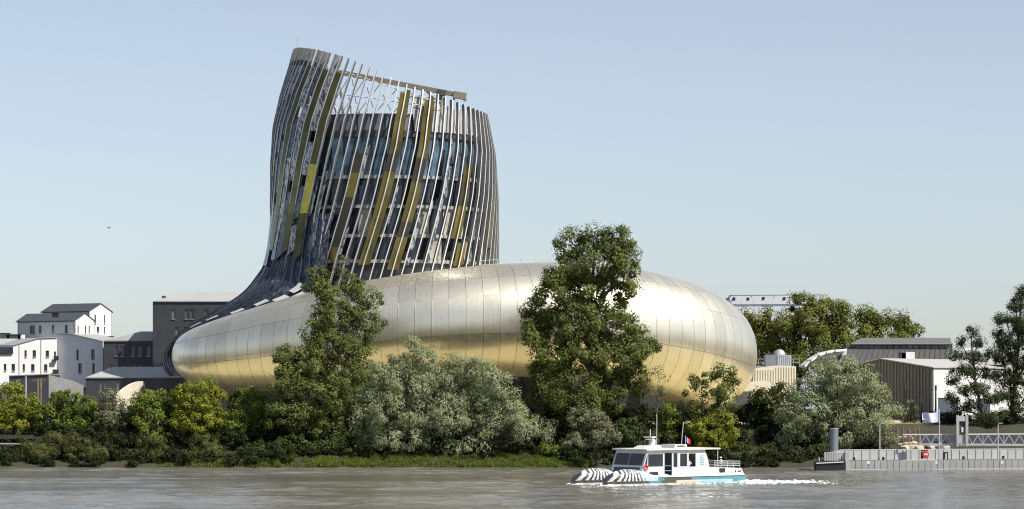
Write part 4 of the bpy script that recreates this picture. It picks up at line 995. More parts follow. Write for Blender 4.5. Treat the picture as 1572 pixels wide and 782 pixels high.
# shrubs along the water
sh = [('brown', 'brownish scrub at the foot of the far left bank', 60, 373.5, [(55, 688, 30, 18), (85, 678, 26, 16), (30, 700, 22, 12), (75, 700, 34, 12)]),
      ('brown', 'brownish scrub with pale twigs left of the rounded scrub', 135, 373.5, [(120, 682, 28, 18), (150, 692, 24, 14), (130, 702, 34, 10)]),
      ('brown', 'rounded olive-brown scrub below the deep green tree at left', 235, 373.5, [(235, 682, 26, 18), (225, 698, 28, 12), (250, 696, 18, 12)]),
      ('brown', 'rounded olive-brown scrub below the yellow-green tree', 315, 373.5, [(315, 680, 26, 18), (305, 698, 28, 12), (335, 695, 18, 14)]),
      ('dark', 'dark bush at the water under the feathery trees', 430, 375, [(415, 690, 30, 18), (450, 685, 30, 20), (385, 695, 26, 16)]),
      ('dark', 'dark bush in the shade left of the central willows', 520, 375, [(500, 690, 32, 18), (540, 688, 32, 20)]),
      ('olive', 'pale olive shrub at the foot of the tall poplar', 905, 374, [(890, 640, 24, 20), (918, 645, 22, 20), (905, 670, 36, 22), (880, 680, 28, 18), (935, 668, 20, 20)]),
      ('green', 'bright green shrub on the grass left of the boat', 848, 373.2, [(845, 692, 18, 9), (862, 696, 12, 8)]),
      ('dark', 'dark shrub behind the front cabin of the boat', 975, 376, [(965, 660, 28, 26), (990, 680, 28, 22), (950, 690, 24, 16)]),
      ('green', 'shady green shrub behind the middle of the boat', 1032, 378, [(1030, 640, 22, 22), (1045, 660, 24, 22), (1020, 672, 24, 20)]),
      ('lime', 'yellow-green shrub behind the stern of the boat', 1095, 375.5, [(1075, 655, 22, 16), (1105, 648, 24, 18), (1090, 675, 34, 18), (1120, 670, 20, 18)]),
      ('dark', 'dark bush by the water behind the wake', 1155, 374, [(1145, 695, 24, 16), (1175, 698, 26, 14), (1205, 700, 24, 12)]),
      ('dark', 'dark bush at the water left of the mooring pile', 1240, 374.5, [(1235, 698, 24, 14), (1262, 694, 20, 16)]),
      ('olive', 'olive shrub between the right-hand willow and the pontoon fence', 1335, 376, [(1325, 672, 26, 14), (1352, 676, 24, 12), (1372, 680, 16, 8), (1300, 680, 24, 12)]),
      ('olive', 'narrow young tree before the corrugated gable', 1398, 392, [(1400, 625, 12, 14), (1396, 645, 14, 14), (1402, 655, 12, 10)])]
for q, (sp, lab, bx, d, lo) in enumerate(sh): tree('shrub', lab, sp, bx, d, lo, 50+q, 0.08, 'shrubs along the river bank', 'shrub', limbs=False)
# undergrowth, canopy shade put into its leaf colour, filling the bank behind and between the shrubs: one tangled mass
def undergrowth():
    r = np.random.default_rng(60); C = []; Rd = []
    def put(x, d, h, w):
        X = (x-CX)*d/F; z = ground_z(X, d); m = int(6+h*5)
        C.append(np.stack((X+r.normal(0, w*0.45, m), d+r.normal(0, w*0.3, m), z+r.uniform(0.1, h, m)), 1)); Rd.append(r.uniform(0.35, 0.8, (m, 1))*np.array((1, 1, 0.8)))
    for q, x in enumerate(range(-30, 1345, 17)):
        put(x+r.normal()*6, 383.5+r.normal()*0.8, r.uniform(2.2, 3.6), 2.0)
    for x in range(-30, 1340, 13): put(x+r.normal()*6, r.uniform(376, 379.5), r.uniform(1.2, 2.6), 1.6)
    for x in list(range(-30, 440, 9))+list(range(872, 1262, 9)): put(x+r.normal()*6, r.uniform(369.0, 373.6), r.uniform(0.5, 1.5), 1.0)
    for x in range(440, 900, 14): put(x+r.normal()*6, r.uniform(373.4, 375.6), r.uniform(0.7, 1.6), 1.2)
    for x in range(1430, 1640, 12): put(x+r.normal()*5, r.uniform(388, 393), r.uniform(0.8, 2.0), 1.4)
    C = np.concatenate(C); Rd = np.concatenate(Rd); S = SPEC['shade_undergrowth']
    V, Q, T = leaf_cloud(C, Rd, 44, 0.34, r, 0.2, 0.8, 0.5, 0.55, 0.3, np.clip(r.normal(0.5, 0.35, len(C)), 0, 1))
    tag(link('undergrowth', fast_mesh('undergrowth', V, Q, tint=T), S['m']), 'tangled undergrowth, shade painted into its leaves, covering the bank under the trees', 'undergrowth', kind='stuff')
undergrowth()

# grass and low herbs along the waterline
def grass():
    r = np.random.default_rng(21); n = 34000
    x = np.where(r.uniform(size=n) < 0.85, r.uniform(380, 905, n), r.uniform(240, 380, n)); y = r.uniform(368.9, 374.2, n)
    X = (x-CX)*y/F; g = noise2(X, y, 8, [(7, 0.5, 5), (2.2, 0.5, 6)]); k = (g > -0.15+0.25*(x < 380)) | (r.uniform(size=n) < 0.25); X, y, g = X[k], y[k], g[k]; n = len(X)
    Z = np.interp(y, [b[0] for b in BANK], [b[1] for b in BANK]); h = (0.2+0.55*np.clip(g+0.2, 0, 1))*r.uniform(0.5, 1.3, n)
    a = r.uniform(0, 6.28, n); w = r.uniform(0.05, 0.12, n); lx, ly = r.normal(0, 0.13, n), r.normal(0, 0.13, n)
    p0 = np.stack((X-np.cos(a)*w, y-np.sin(a)*w, Z), 1); p1 = np.stack((X+np.cos(a)*w, y+np.sin(a)*w, Z), 1); p2 = np.stack((X+lx, y+ly, Z+h), 1)
    V = np.stack((p0, p1, p2), 1).reshape(-1, 3); tv = np.repeat(np.clip(0.5+0.35*g+r.normal(0, 0.2, n), 0, 1), 3)[:, None].repeat(3, 1)
    o = link('bank_grass', fast_mesh('bank_grass', V, tris=np.arange(n*3).reshape(-1, 3), tint=tv), leaf_mat('grass_blades', (0.06, 0.085, 0.015), (0.16, 0.19, 0.035)))
    tag(o, 'low bright green grass along the water edge below the willows', 'grass', kind='stuff')
grass()
# ---------------------------------------------------------------- pontoon, gangway and river bank furniture
def dpt(x): return 357.0+(x-1303)*0.021                      # the pontoon recedes a little to the right
po = thing('pontoon', 'grey floating pontoon with two rows of sheet panels at right', 'pontoon', tuple(P(1440, 722, 360)))
M_pgrey = mat('pontoon_grey_sheet', (0.27, 0.275, 0.275), 0.6, var=0.12, scale=0.8); M_plight = mat('pontoon_light_sheet', (0.42, 0.425, 0.415), 0.6, var=0.1, scale=0.8)
a, b = P(1303, 722, dpt(1303)), P(1650, 722, dpt(1650)); ud = unit((b-a)*np.array((1, 1, 0))); uo = np.array((ud[1], -ud[0], 0))
Lp = float(np.dot(b-a, ud)); O0 = np.array((a[0], a[1], 0.0))
MB().box(O0+ud*(Lp/2)-uo*2.0+UP*0.45, (Lp, 3.9, 0.9), ud, uo, UP).build('float', mat('dark_hull_steel', (0.06, 0.062, 0.065), 0.6), po)
pw = 0.885; n_ = int(Lp/pw); pm = MB().box((0, 0, 0.62), (pw-0.07, 0.08, 1.28), ud, uo, UP).mesh('front_panel')
for k in range(n_): link('front_panel', pm, M_pgrey, po, tuple(O0+ud*(0.45+k*pw)+uo*0.06+UP*0.02-np.array(po.location)))
MB().box(O0+ud*(Lp/2)+uo*0.05+UP*0.05, (Lp, 0.14, 0.12), ud, uo, UP).build('waterline_beam', M_plight, po)
pw2 = 1.16; pm2 = MB().box((0, 0, 0.0), (pw2-0.035, 0.06, 1.34), ud, uo, UP).mesh('back_panel'); pr = MB().box((0, 0, 0), (0.06, 0.1, 1.4), ud, uo, UP).mesh('back_post')
for k in range(int(Lp/pw2)):
    c = O0+ud*(0.3+k*pw2)-uo*3.6+UP*1.9-np.array(po.location); link('back_panel', pm2, M_plight, po, tuple(c)); link('back_post', pr, M_plight, po, tuple(c+ud*pw2/2+uo*0.06))
MB().bar(O0-uo*3.6+UP*2.6, O0+ud*Lp-uo*3.6+UP*2.6, 0.12, 0.09).build('top_rail', mat('pale_steel', (0.6, 0.6, 0.58), 0.5), po)
for x in (1333, 1437, 1538): MB().prism([P(q, w, dpt(x)-0.16) for q, w in ((x-2, 708), (x+2, 708), (x+2, 712.5), (x-2, 712.5))], (0, 0.05, 0)).build('white_plate', M_white, po)
MB().box(P(1300, 709, 357.2), (0.55, 1.0, 2.5)).build('end_post', M_plight, po)
for x, y in ((1311, 704.5), (1356, 704), (1479, 703), (1540, 702.5)): MB().box(P(x, y, dpt(x)-uo[1]*0-(-1.2)), (0.3, 0.3, 0.4)).build('bollard', M_black, po)
fl = thing('mooring_float', 'low black mooring float with white slatted guard at the pontoon end', 'float', tuple(P(1274, 723, 356)))
MB().box(P(1274, 716.5, 356.5), (3.9, 2.4, 0.95)).box(P(1274, 709.2, 356.5), (4.0, 2.5, 0.12)).build('hull', M_black, fl)
MB().bar(P(1253, 711.5, 355.2), P(1295, 709.5, 355.2), 0.08, 0.12).build('edge_strip', M_white, fl)
for k in range(9): MB().box(P(1267+k*3.6, 701, 357.6), (0.24, 0.06, 1.1)).build('slat', M_plight, fl)
MB().bar(P(1265, 695.5, 357.7), P(1297, 695.5, 357.7), 0.1).bar(P(1265, 706, 357.7), P(1297, 706, 357.7), 0.1).build('guard_rail', M_white, fl)
MB().tube([P(1257.5, 709, 356), P(1257.5, 702, 356)], 0.1, 6).build('bollard', M_metal, fl)
pile = thing('mooring_pile', 'thick blue-grey steel mooring pile rising behind the float', 'pile', tuple(P(1280.3, 730, 359)))
pp_ = [P(1280.3, 740, 359), P(1280.3, 658.5, 359)]; MB().tube(pp_, 0.57, 24).build('shaft', mat('blue_grey_pile', (0.2, 0.235, 0.255), 0.45, metal=0.3, var=0.1), pile, smooth=False)
MB().tube([P(1280.3, 659, 359), P(1280.3, 657.6, 359)], 0.6, 24).build('cap', M_metal, pile); MB().tube([P(1280.3, 696, 359), P(1280.3, 693, 359)], 0.72, 20).build('guide_collar', M_plight, pile)

lb = thing('lifebuoy_box', 'round red lifebuoy locker on the pontoon fence', 'lifebuoy', tuple(P(1419.5, 706, 360.9)))
c = P(1420.5, 698, 360.6); g = [[c+np.array((math.cos(t)*0.48*s, -dy, math.sin(t)*0.5*s)) for t in np.linspace(0, 2*math.pi, 19)[:-1]] for s, dy in ((1, 0), (1, 0.2), (0.92, 0.28), (0.5, 0.3), (0.02, 0.31))]
MB().grid(np.array(g), close=True).build('case', mat('red_plastic', (0.62, 0.045, 0.03), 0.4), lb); MB().box(c+np.array((0.05, -0.3, 0.02)), (0.5, 0.05, 0.22)).build('label_plate', M_white, lb)
MB().box(P(1415.5, 699, 360.8), (0.3, 0.3, 0.95)).box(P(1419, 692, 360.9), (0.9, 0.5, 0.12)).build('bracket', M_black, lb)
fp = thing('hand_winch', 'small black hand winch in a square frame standing on the pontoon deck', 'winch', tuple(P(1451.5, 706, 361)))
for x in (1449, 1454.5): MB().bar(P(x, 706, 360.6), P(x, 695, 360.6), 0.14).build('post', M_black, fp)
MB().bar(P(1448.2, 695, 360.6), P(1455.3, 695, 360.6), 0.16).build('crossbar', M_black, fp); MB().box(P(1449.2, 700, 360.6), (0.3, 0.25, 0.8)).build('winch_drum', M_black, fp)

def lamp(label, x, ytop, d):
    t = thing('lamp_post', label, 'lamp post', tuple(P(x, 706, d)), group='lamp posts on the pontoon'); s = 0.75
    MB().tube([P(x, 707, d), P(x, ytop+6, d), P(x+0.6, ytop+2.5, d), P(x+2.4, ytop+0.6, d)], [0.1, 0.075, 0.07, 0.06], 7).build('column', M_metal, t)
    MB().box(P(x+4, ytop+0.9, d), (0.5, 0.25, 0.12)).build('lamp_head', M_metal, t); MB().tube([P(x, 707, d), P(x, 703, d)], 0.16, 8).build('base', M_metal, t)
lamp('curved lamp post on the pontoon in front of the willow', 1350.5, 649, 358.6); lamp('curved lamp post on the pontoon before the gangway at far right', 1532, 649, 362)
ft = thing('flagpole', 'steel flagpole on the pontoon flying a white and blue flag', 'flagpole', tuple(P(1442, 707, 360.2)))
MB().tube([P(1442, 707, 360.2), P(1442, 628, 360.2)], [0.11, 0.07], 8).build('pole', M_metal, ft)
g = []
for i in range(13):
    f = i/12; row = []
    for j in range(6):
        v = j/5; p = P(1441-25*f, 630+17*v+7*f*(1-v)*0.9+2.0*math.sin(f*5), 360.2); p[1] += 0.28*math.sin(f*8+v*1.3)*f; row.append(p)
    g.append(row)
MB().grid(np.array(g)).build('flag', mat('white_blue_flag', (0.6, 0.64, 0.8), 0.8, var=0.25, scale=1.3), ft, smooth=True, fix=False)

gw = thing('gangway', 'grey steel truss gangway linking the bank to the pontoon at right', 'gangway', tuple(P(1480, 684, 367)))
GD = 366.5
for off, dd in (('front', 0.0), ('back', 1.8)):
    MB().bar(P(1386, 667.5, GD+dd), P(1640, 666, GD+dd), 0.13, 0.17).build('top_chord', mat('pale_steel', ()), gw); MB().bar(P(1410, 682.5, GD+dd), P(1640, 683.5, GD+dd), 0.2, 0.3).build('bottom_chord', M_metal, gw)
    x = 1413
    while x < 1636:
        MB().bar(P(x, 682, GD+dd), P(x+8, 668, GD+dd), 0.1).build('diagonal', M_metal, gw); MB().bar(P(x+8, 668, GD+dd), P(x+16, 682, GD+dd), 0.1).build('diagonal', M_metal, gw); x += 16
    for x in range(1413, 1640, 32): MB().bar(P(x, 682, GD+dd), P(x, 667, GD+dd), 0.09).build('upright', M_metal, gw)
MB().prism([P(1386, 681, GD), P(1640, 681.5, GD), P(1640, 681.5, GD+1.8), P(1386, 681, GD+1.8)], (0, 0, -0.15)).build('deck', M_char, gw)
MB().prism([P(1414, 681, GD+0.9), P(1640, 681, GD+0.9), P(1640, 669, GD+0.9), P(1414, 669, GD+0.9)], (0, 0.05, 0)).build('mesh_screen', mat('dark_mesh_screen', (0.08, 0.085, 0.095), 0.7), gw)
kk = thing('gate_portal', 'pale arched gate portal halfway along the gangway', 'gate', tuple(P(1477, 690, 365.8))); KD = 365.6
for x in (1470, 1484): MB().box(P(x, 661.5, KD), (0.36, 0.5, 4.2)).build('jamb', M_plight, kk)
arc = [(1468.3, 647), (1469.5, 642.5), (1472, 640), (1477, 638.8), (1482, 640), (1484.5, 642.5), (1485.7, 647)]
MB().prism([P(x, y, KD-0.2) for x, y in arc], (0, 0.4, 0)).build('arched_head', M_plight, kk)
MB().box(P(1477, 658, KD+0.1), (0.85, 0.1, 1.7)).build('door', M_char, kk); MB().box(P(1478, 660, KD-0.02), (0.35, 0.05, 0.7)).build('notice_plate', M_white, kk); MB().box(P(1477, 675, KD+0.05), (0.9, 0.12, 1.1)).build('lower_panel', M_plight, kk)

# gazebo, stall, masts, fence, rocks
gz = thing('gazebo', 'small white canopy on thin posts under the flag', 'gazebo', tuple(P(1428, 672, 388))); GZ = 388
for x, d in ((1417.5, GZ), (1442, GZ), (1420, GZ+2.4), (1444, GZ+2.4)): MB().tube([P(x, 672, d), P(x, 646, d)], 0.05, 5).build('post', M_white, gz)
q = [P(1416, 647, GZ-0.2), P(1443.5, 647, GZ-0.2), P(1445, 647, GZ+2.6), P(1418, 647, GZ+2.6)]; ap = P(1430.5, 640, GZ+1.2)
MB().add(q+[ap]+[p-UP*0.25 for p in q], [(0, 1, 4), (1, 2, 4), (2, 3, 4), (3, 0, 4), (0, 5, 6, 1), (1, 6, 7, 2), (2, 7, 8, 3), (3, 8, 5, 0)]).build('canopy', M_white, gz, fix=False)
st = thing('market_stall', 'orange-red stall half hidden behind dark tree trunks at right', 'stall', tuple(P(1527, 668, 396)))
M_or = mat('orange_paint', (0.45, 0.1, 0.035), 0.6, var=0.2)
MB().box(P(1527, 656, 396), (1.9, 1.6, 1.0)).build('counter', M_or, st); MB().prism([P(1516, 649, 394.8), P(1538, 649, 394.8), P(1536, 646, 397), P(1518, 646, 397)], (0, 0, 0.08)).build('awning', M_or, st)
for x in (1518, 1536): MB().bar(P(x, 668, 395.2), P(x, 648, 395.2), 0.07).build('post', M_metal, st)
for x, yt, lab in ((1389.5, 590, 'tall black light mast before the corrugated gable'), (1436.5, 592, 'tall black light mast at the corner of the white hall'), (1414.5, 611, 'shorter black light mast between the two tall ones')):
    t = thing('light_mast', lab, 'lamp post', tuple(P(x, 668, 394)), group='black light masts on the quay')
    MB().tube([P(x, 668, 394), P(x, yt, 394)], [0.17, 0.1], 8).build('column', M_black, t); MB().tube([P(x, yt+8, 394), P(x, yt-0.4, 394)], 0.15, 8).build('lamp_head', M_char, t)
wf = thing('wooden_fence', 'rough brown post and rail fence on the bank left of the gangway', 'fence', tuple(P(1390, 678, 378)))
for k, x in enumerate((1369, 1378, 1387, 1396, 1405, 1411)): MB().box(P(x, 668, 378), (0.2, 0.2, 2.0+0.2*(k % 3))).build('post', M_wood, wf)
for y in (663, 669): MB().bar(P(1367, y, 378.1), P(1412, y+0.5, 378.1), 0.12, 0.16).build('rail', M_wood, wf)
rk = []
for s in range(4):
    r = np.random.default_rng(300+s); bm = bmesh.new(); bmesh.ops.create_icosphere(bm, subdivisions=1, radius=0.5)
    for v in bm.verts: v.co *= r.uniform(0.75, 1.2); v.co.z *= 0.7
    me = bpy.data.meshes.new('boulder'); bm.to_mesh(me); bm.free(); me.materials.append(mat('cream_limestone', (0.48, 0.42, 0.32), 0.9, var=0.2)); rk.append(me)
r = np.random.default_rng(77)
for k in range(46):
    d = r.uniform(369.5, 379); x = r.uniform(1380, 1436+30*(k % 5 == 0)); o = link('boulder', rk[k % 4]); X = (x-CX)*d/F
    o.location = (X, d, ground_z(X, d)+0.2); s = r.uniform(0.7, 1.7); o.scale = (s*1.2, s, s); o.rotation_euler = (0, 0, r.uniform(0, 6)); tag(o, 'cream limestone boulder of the rubble slope between willow and gangway', 'boulder', 'boulders of the rubble slope')
tr_ = thing('timber_revetment', 'dark horizontal timber beams holding the bank at far left', 'retaining wall', tuple(P(60, 690, 376)))
M_dtim = mat('dark_timber', (0.05, 0.042, 0.035), 0.9, var=0.3)
for y, x1 in ((669, 52), (671.5, 90), (684, 45), (700, 110)): MB().bar(P(-25, y, 375.6), P(x1, y+1, 375.8), 0.3, 0.32).build('beam', M_dtim, tr_)
MB().bar(P(-25, 681, 375.2), P(32, 681.6, 375.2), 0.35, 0.16).build('capping', mat('grey_board', (0.4, 0.4, 0.38), 0.8), tr_)
for x in (4, 26, 48, 70): MB().box(P(x, 692, 376), (0.3, 0.3, 4.4)).build('pile', M_dtim, tr_)
ds = thing('driftwood_stake', 'pale leaning stake stuck in the bank below the feathery trees', 'stake', tuple(P(383, 719, 369.6)))
MB().tube([P(382, 720, 369.6), P(385, 713, 369.6), P(387.5, 707, 369.6)], [0.09, 0.08, 0.05], 5).build('shaft', mat('bleached_wood', (0.4, 0.37, 0.31), 0.9), ds)

# ---------------------------------------------------------------- ferry
BO, GAM = np.array((16.2, 307.2, 0.0)), 38.0
boat = thing('river_ferry', 'white and turquoise catamaran river ferry with striped bows', 'boat', tuple(BO), R(180+GAM))
Z0 = (0, 0, 0)
M_bw = mat('boat_white_gelcoat', (0.6, 0.61, 0.61), 0.3, var=0.04); M_teal = mat('boat_teal', (0.10, 0.27, 0.33), 0.35, var=0.08); M_lblue = mat('boat_light_blue', (0.38, 0.58, 0.66), 0.35, var=0.05)
M_taupe = mat('boat_taupe', (0.085, 0.085, 0.075), 0.45, var=0.1); M_bcream = mat('boat_cream', (0.6, 0.56, 0.46), 0.4, var=0.05); M_bdark = mat('boat_dark', (0.04, 0.046, 0.045), 0.35)
HM = [M_bw, M_teal, M_lblue, M_taupe, M_bcream, M_bdark]
def hull(cy, lab):
    xs = np.concatenate((np.arange(-10.6, 2.6, 0.45), np.arange(2.6, 9.5, 0.11), [9.55, 9.65, 9.75, 9.85, 9.93, 10.0]))
    V = []; tq = np.linspace(0, 8, 25); nP = 48; zc = np.zeros((len(xs), nP))
    for a_, x in enumerate(xs):
        zt = float(np.interp(x, [2.5, 4, 5.5, 7, 8.2, 9, 9.6, 9.9, 10], [1.02, 1.5, 1.82, 1.86, 1.66, 1.28, 0.78, 0.4, 0.2])) if x > 2.5 else 1.02
        w = float(np.interp(x, [-10.6, -9.5, 6, 8, 9, 9.6, 10], [0.95, 1.15, 1.15, 0.98, 0.68, 0.38, 0.06])); kz = min(1, zt/0.95); k2 = max(zt-0.9, 0.02)
        sec = np.array([(0, -0.4), (0.6, -0.3), (0.93, 0.0), (1.0, 0.24*kz), (1.02, 0.52*kz), (1.03, 0.8*kz), (1.03, 0.9*kz), (0.84, 0.9*kz+0.6*k2), (0, max(zt, 0.92*kz))])
        h = np.stack((np.interp(tq, range(9), sec[:, 0])*w, np.interp(tq, range(9), sec[:, 1])), 1)
        ring_ = list(h)+[(-y, z) for y, z in h[-2:0:-1]]
        V += [(x, cy+y, z) for y, z in ring_]; zc[a_] = [q[1] for q in ring_]
    Fc = []; mi = []
    for i in range(len(xs)-1):
        x = (xs[i]+xs[i+1])/2
        for k in range(nP):
            k2_ = (k+1) % nP; Fc.append((i*nP+k, i*nP+k2_, (i+1)*nP+k2_, (i+1)*nP+k)); z = (zc[i, k]+zc[i, k2_])/2; kk = k if k < 24 else 47-k; j = int(tq[kk]+1e-6)
            if z < -0.02: m = 5
            elif x > 2.9:                                        # white rays fanning down the bow from above, teal and taupe towards the waist
                an = math.degrees(math.atan2(x-6.2, 3.3-z)); st_ = int(math.floor(an/5.2)) % 2
                if z < 0.2: m = 0
                elif z > 0.52: m = 0 if st_ else (5 if an > -12 else (3 if an > -28 else 2))
                else: m = 5 if (an > -20 and st_) else (3 if an > -34 else 1)
            else:
                if j >= 6: m = 0
                elif j == 5: m = 5
                elif j == 4: m = 1 if (x < -2.2 or x > 1.8) else 3
                elif j == 3: m = 3 if 0.2 < x <= 2.4 else (1 if x > 2.4 else (4 if x > -3.6 else (2 if x > -8.5 else 1)))
                else: m = 4 if x > -3 else 2
            mi.append(m)
    Fc.append(tuple(range(nP))); mi.append(0); Fc.append(tuple((len(xs)-1)*nP+k for k in range(nP))); mi.append(0)
    me = bpy.data.meshes.new('hull'); me.from_pydata(V, [], Fc)
    for m in HM: me.materials.append(m)
    me.polygons.foreach_set('material_index', mi); me.polygons.foreach_set('use_smooth', [True]*len(mi))
    bm = bmesh.new(); bm.from_mesh(me); bmesh.ops.recalc_face_normals(bm, faces=bm.faces); bm.to_mesh(me); bm.free()
    o = link('hull', me, None, boat); o['label'] = lab; return o
hn = hull(2.75, 'near hull with striped bow'); hf = hull(-2.75, 'far hull with striped bow')
def bb(name, c, s, m_, par=None): return MB().box(c, s).build(name, m_, par or boat, origin=Z0)
bb('deck', (-2.4, 0, 0.93), (16.0, 6.6, 0.16), M_bw)
MB().prism([(5.6, -2.0, 0.35), (5.6, 2.0, 0.35), (4.2, 2.0, 1.75), (4.2, -2.0, 1.75)], (-0.3, 0, 0)).build('bow_ramp', M_bdark, boat, origin=Z0)
for s in (-1, 1):
    MB().prism([(-10.7, s*3.3, 0.95), (0.3, s*3.3, 0.95), (-0.5, s*3.2, 1.2), (-1.7, s*3.2, 1.98), (-4.0, s*3.2, 1.95), (-10.3, s*3.2, 1.68)], (0, -s*0.14, 0)).build('bulwark', M_bw, boat, origin=Z0)
    MB().prism([(0.3, s*3.3, 0.95), (3.4, s*3.3, 0.95), (3.9, s*3.0, 1.55), (1.0, s*3.1, 1.2)], (0, -s*0.1, 0)).build('side_fairing', M_bw, boat, origin=Z0)
MB().prism([(-10.65, -3.2, 0.5), (-10.65, 3.2, 0.5), (-10.35, 3.2, 1.66), (-10.35, -3.2, 1.66)], (0.15, 0, 0)).build('transom', M_bw, boat, origin=Z0)
def rect3(x0, z0, x1, z1, y): return [np.array((x0, y, z0)), np.array((x1, y, z0)), np.array((x1, y, z1)), np.array((x0, y, z1))]
M_bglass = mat('boat_tinted_glass', (0.035, 0.04, 0.05), 0.05, spec=0.6, Alpha=0.62)
SW = [(3.35, 2.05, 1.15, 3.45, 1), (-0.42, 1.95, -1.02, 3.5, 1), (-1.42, 2.0, -2.48, 3.45, 1), (0.92, 1.02, -0.22, 3.55, 0), (-2.72, 1.95, -3.78, 3.45, 0)]
for s in (-1, 1):
    y = 2.7*s; n = np.array((0, s, 0.0))
    outl = [(-6.1, 1.0), (4.35, 1.0), (4.2, 1.75), (3.45, 3.85), (-5.15, 3.85), (-5.6, 2.9)]
    wall('cabin_side', [np.array((x, y, z)) for x, z in outl], [rect3(a[0], a[1], a[2], a[3], y) for a in SW], n, M_bw, boat, recess=0.1, thick=0.1, origin=Z0)
    for a in SW[:3]: MB().prism([p-n*0.06 for p in rect3(a[0], a[1], a[2], a[3], y)], -n*0.02).build('window_pane', M_bglass, boat, origin=Z0)
    MB().prism([np.array((x, y+s*0.012, z)) for x, z in ((3.95, 2.0), (3.5, 2.0), (3.42, 3.4), (3.5, 3.4))], -n*0.008).build('quarter_light', M_bdark, boat, origin=Z0)
    for k in range(6): MB().box((-4.75, y+s*0.03, 2.25+k*0.19), (0.62-0.03*k, 0.04, 0.09)).build('louvre', M_lblue, boat, origin=Z0)
    MB().box((0.36, y-s*0.05, 1.55), (0.9, 0.03, 0.06)).box((0.36, y-s*0.05, 2.1), (0.9, 0.03, 0.05)).build('door_bar', M_metal, boat, origin=Z0)
nf = unit((1, 0, 0.36))
def ws(y, z): return np.array((np.interp(z, [1.0, 1.75, 3.85], [4.35, 4.2, 3.45]), y, z))
wall('cabin_front', [ws(-2.68, 1.0), ws(2.68, 1.0), ws(2.68, 1.75), ws(2.68, 3.85), ws(-2.68, 3.85), ws(-2.68, 1.75)], [], nf, M_bw, boat, thick=0.08, origin=Z0)
for y0, y1 in ((-2.4, -0.06), (0.06, 2.4)): MB().prism([ws(y0, 2.2)+nf*0.03, ws(y1, 2.2)+nf*0.03, ws(y1, 3.5)+nf*0.03, ws(y0, 3.5)+nf*0.03], -nf*0.02).build('windscreen', M_bdark, boat, origin=Z0)
MB().prism([ws(-2.2, 1.35)+nf*0.05, ws(2.2, 1.35)+nf*0.05, ws(2.2, 1.95)+nf*0.04, ws(-2.2, 1.95)+nf*0.04], -nf*0.02).build('front_grille', M_bdark, boat, origin=Z0)
bb('wiper_emblem', (4.32, 0.2, 1.68), (0.06, 0.5, 0.12), M_metal)
MB().prism([(-6.05, -2.68, 1.0), (-6.05, 2.68, 1.0), (-5.2, 2.68, 3.85), (-5.2, -2.68, 3.85)], (0.1, 0, 0)).build('cabin_rear', M_bw, boat, origin=Z0)
bb('roof', (-1.75, 0, 3.95), (11.1, 6.0, 0.16), mat('boat_roof_cream', (0.66, 0.64, 0.56), 0.5))
for y in (-2.85, 2.85): MB().tube([(-7.0, y, 1.0), (-7.0, y, 3.9)], 0.045, 6).build('roof_stay', M_bw, boat, origin=Z0)
# roof gear
MB().prism([(2.6, -0.9, 4.03), (-0.2, -0.9, 4.03), (0.1, -0.8, 4.42), (1.9, -0.8, 4.35)], (0, 1.9, 0)).build('roof_hatch', M_bw, boat, origin=Z0)
MB().prism([(-1.6, -0.9, 4.03), (-3.5, -0.9, 4.03), (-3.5, -0.9, 4.45), (-1.75, -0.9, 4.45)], (0, 2.4, 0)).build('roof_locker', M_bw, boat, origin=Z0); bb('locker_vent', (-2.6, 1.52, 4.26), (1.1, 0.04, 0.14), M_bdark)
ms_ = MB().prism([(0.9, -0.2, 4.3), (0.2, -0.2, 4.3), (0.15, -0.2, 5.0), (0.55, -0.2, 5.0)], (0, 0.5, 0)).build('radar_mast', M_bw, boat, origin=Z0)
MB().box((0.75, 0, 5.05), (0.9, 0.6, 0.14)).box((0.8, 0, 5.3), (0.55, 1.5, 0.16)).build('radar_scanner', M_bw, ms_, origin=Z0); MB().tube([(0.7, 0, 5.1), (0.7, 0, 6.2)], 0.05, 5).build('light_staff', M_bw, ms_, origin=Z0)
MB().tube([(0.1, 0.4, 4.2), (0.05, 0.4, 7.9)], 0.035, 5).build('whip_antenna', M_bw, boat, origin=Z0); MB().tube([(-3.3, 0.8, 4.4), (-3.6, 0.8, 7.0)], 0.035, 5).build('whip_antenna', M_bw, boat, origin=Z0)
fs_ = MB().tube([(-3.9, 0.8, 4.03), (-3.9, 0.8, 5.4)], 0.03, 5).build('flagstaff', M_bw, boat, origin=Z0)
for k, m_ in enumerate((mat('flag_blue', (0.03, 0.06, 0.3), 0.8), M_white, mat('flag_red', (0.55, 0.03, 0.04), 0.8))):
    g = np.array([[(-3.9-0.25*(k+f), 0.8+0.12*math.sin((k+f)*2.2), 5.35-0.6*v-0.12*(k+f)) for v in (0, 0.5, 1)] for f in (0, 0.5, 1)]); MB().grid(g).build('flag_band', m_, fs_, origin=Z0, fix=False)
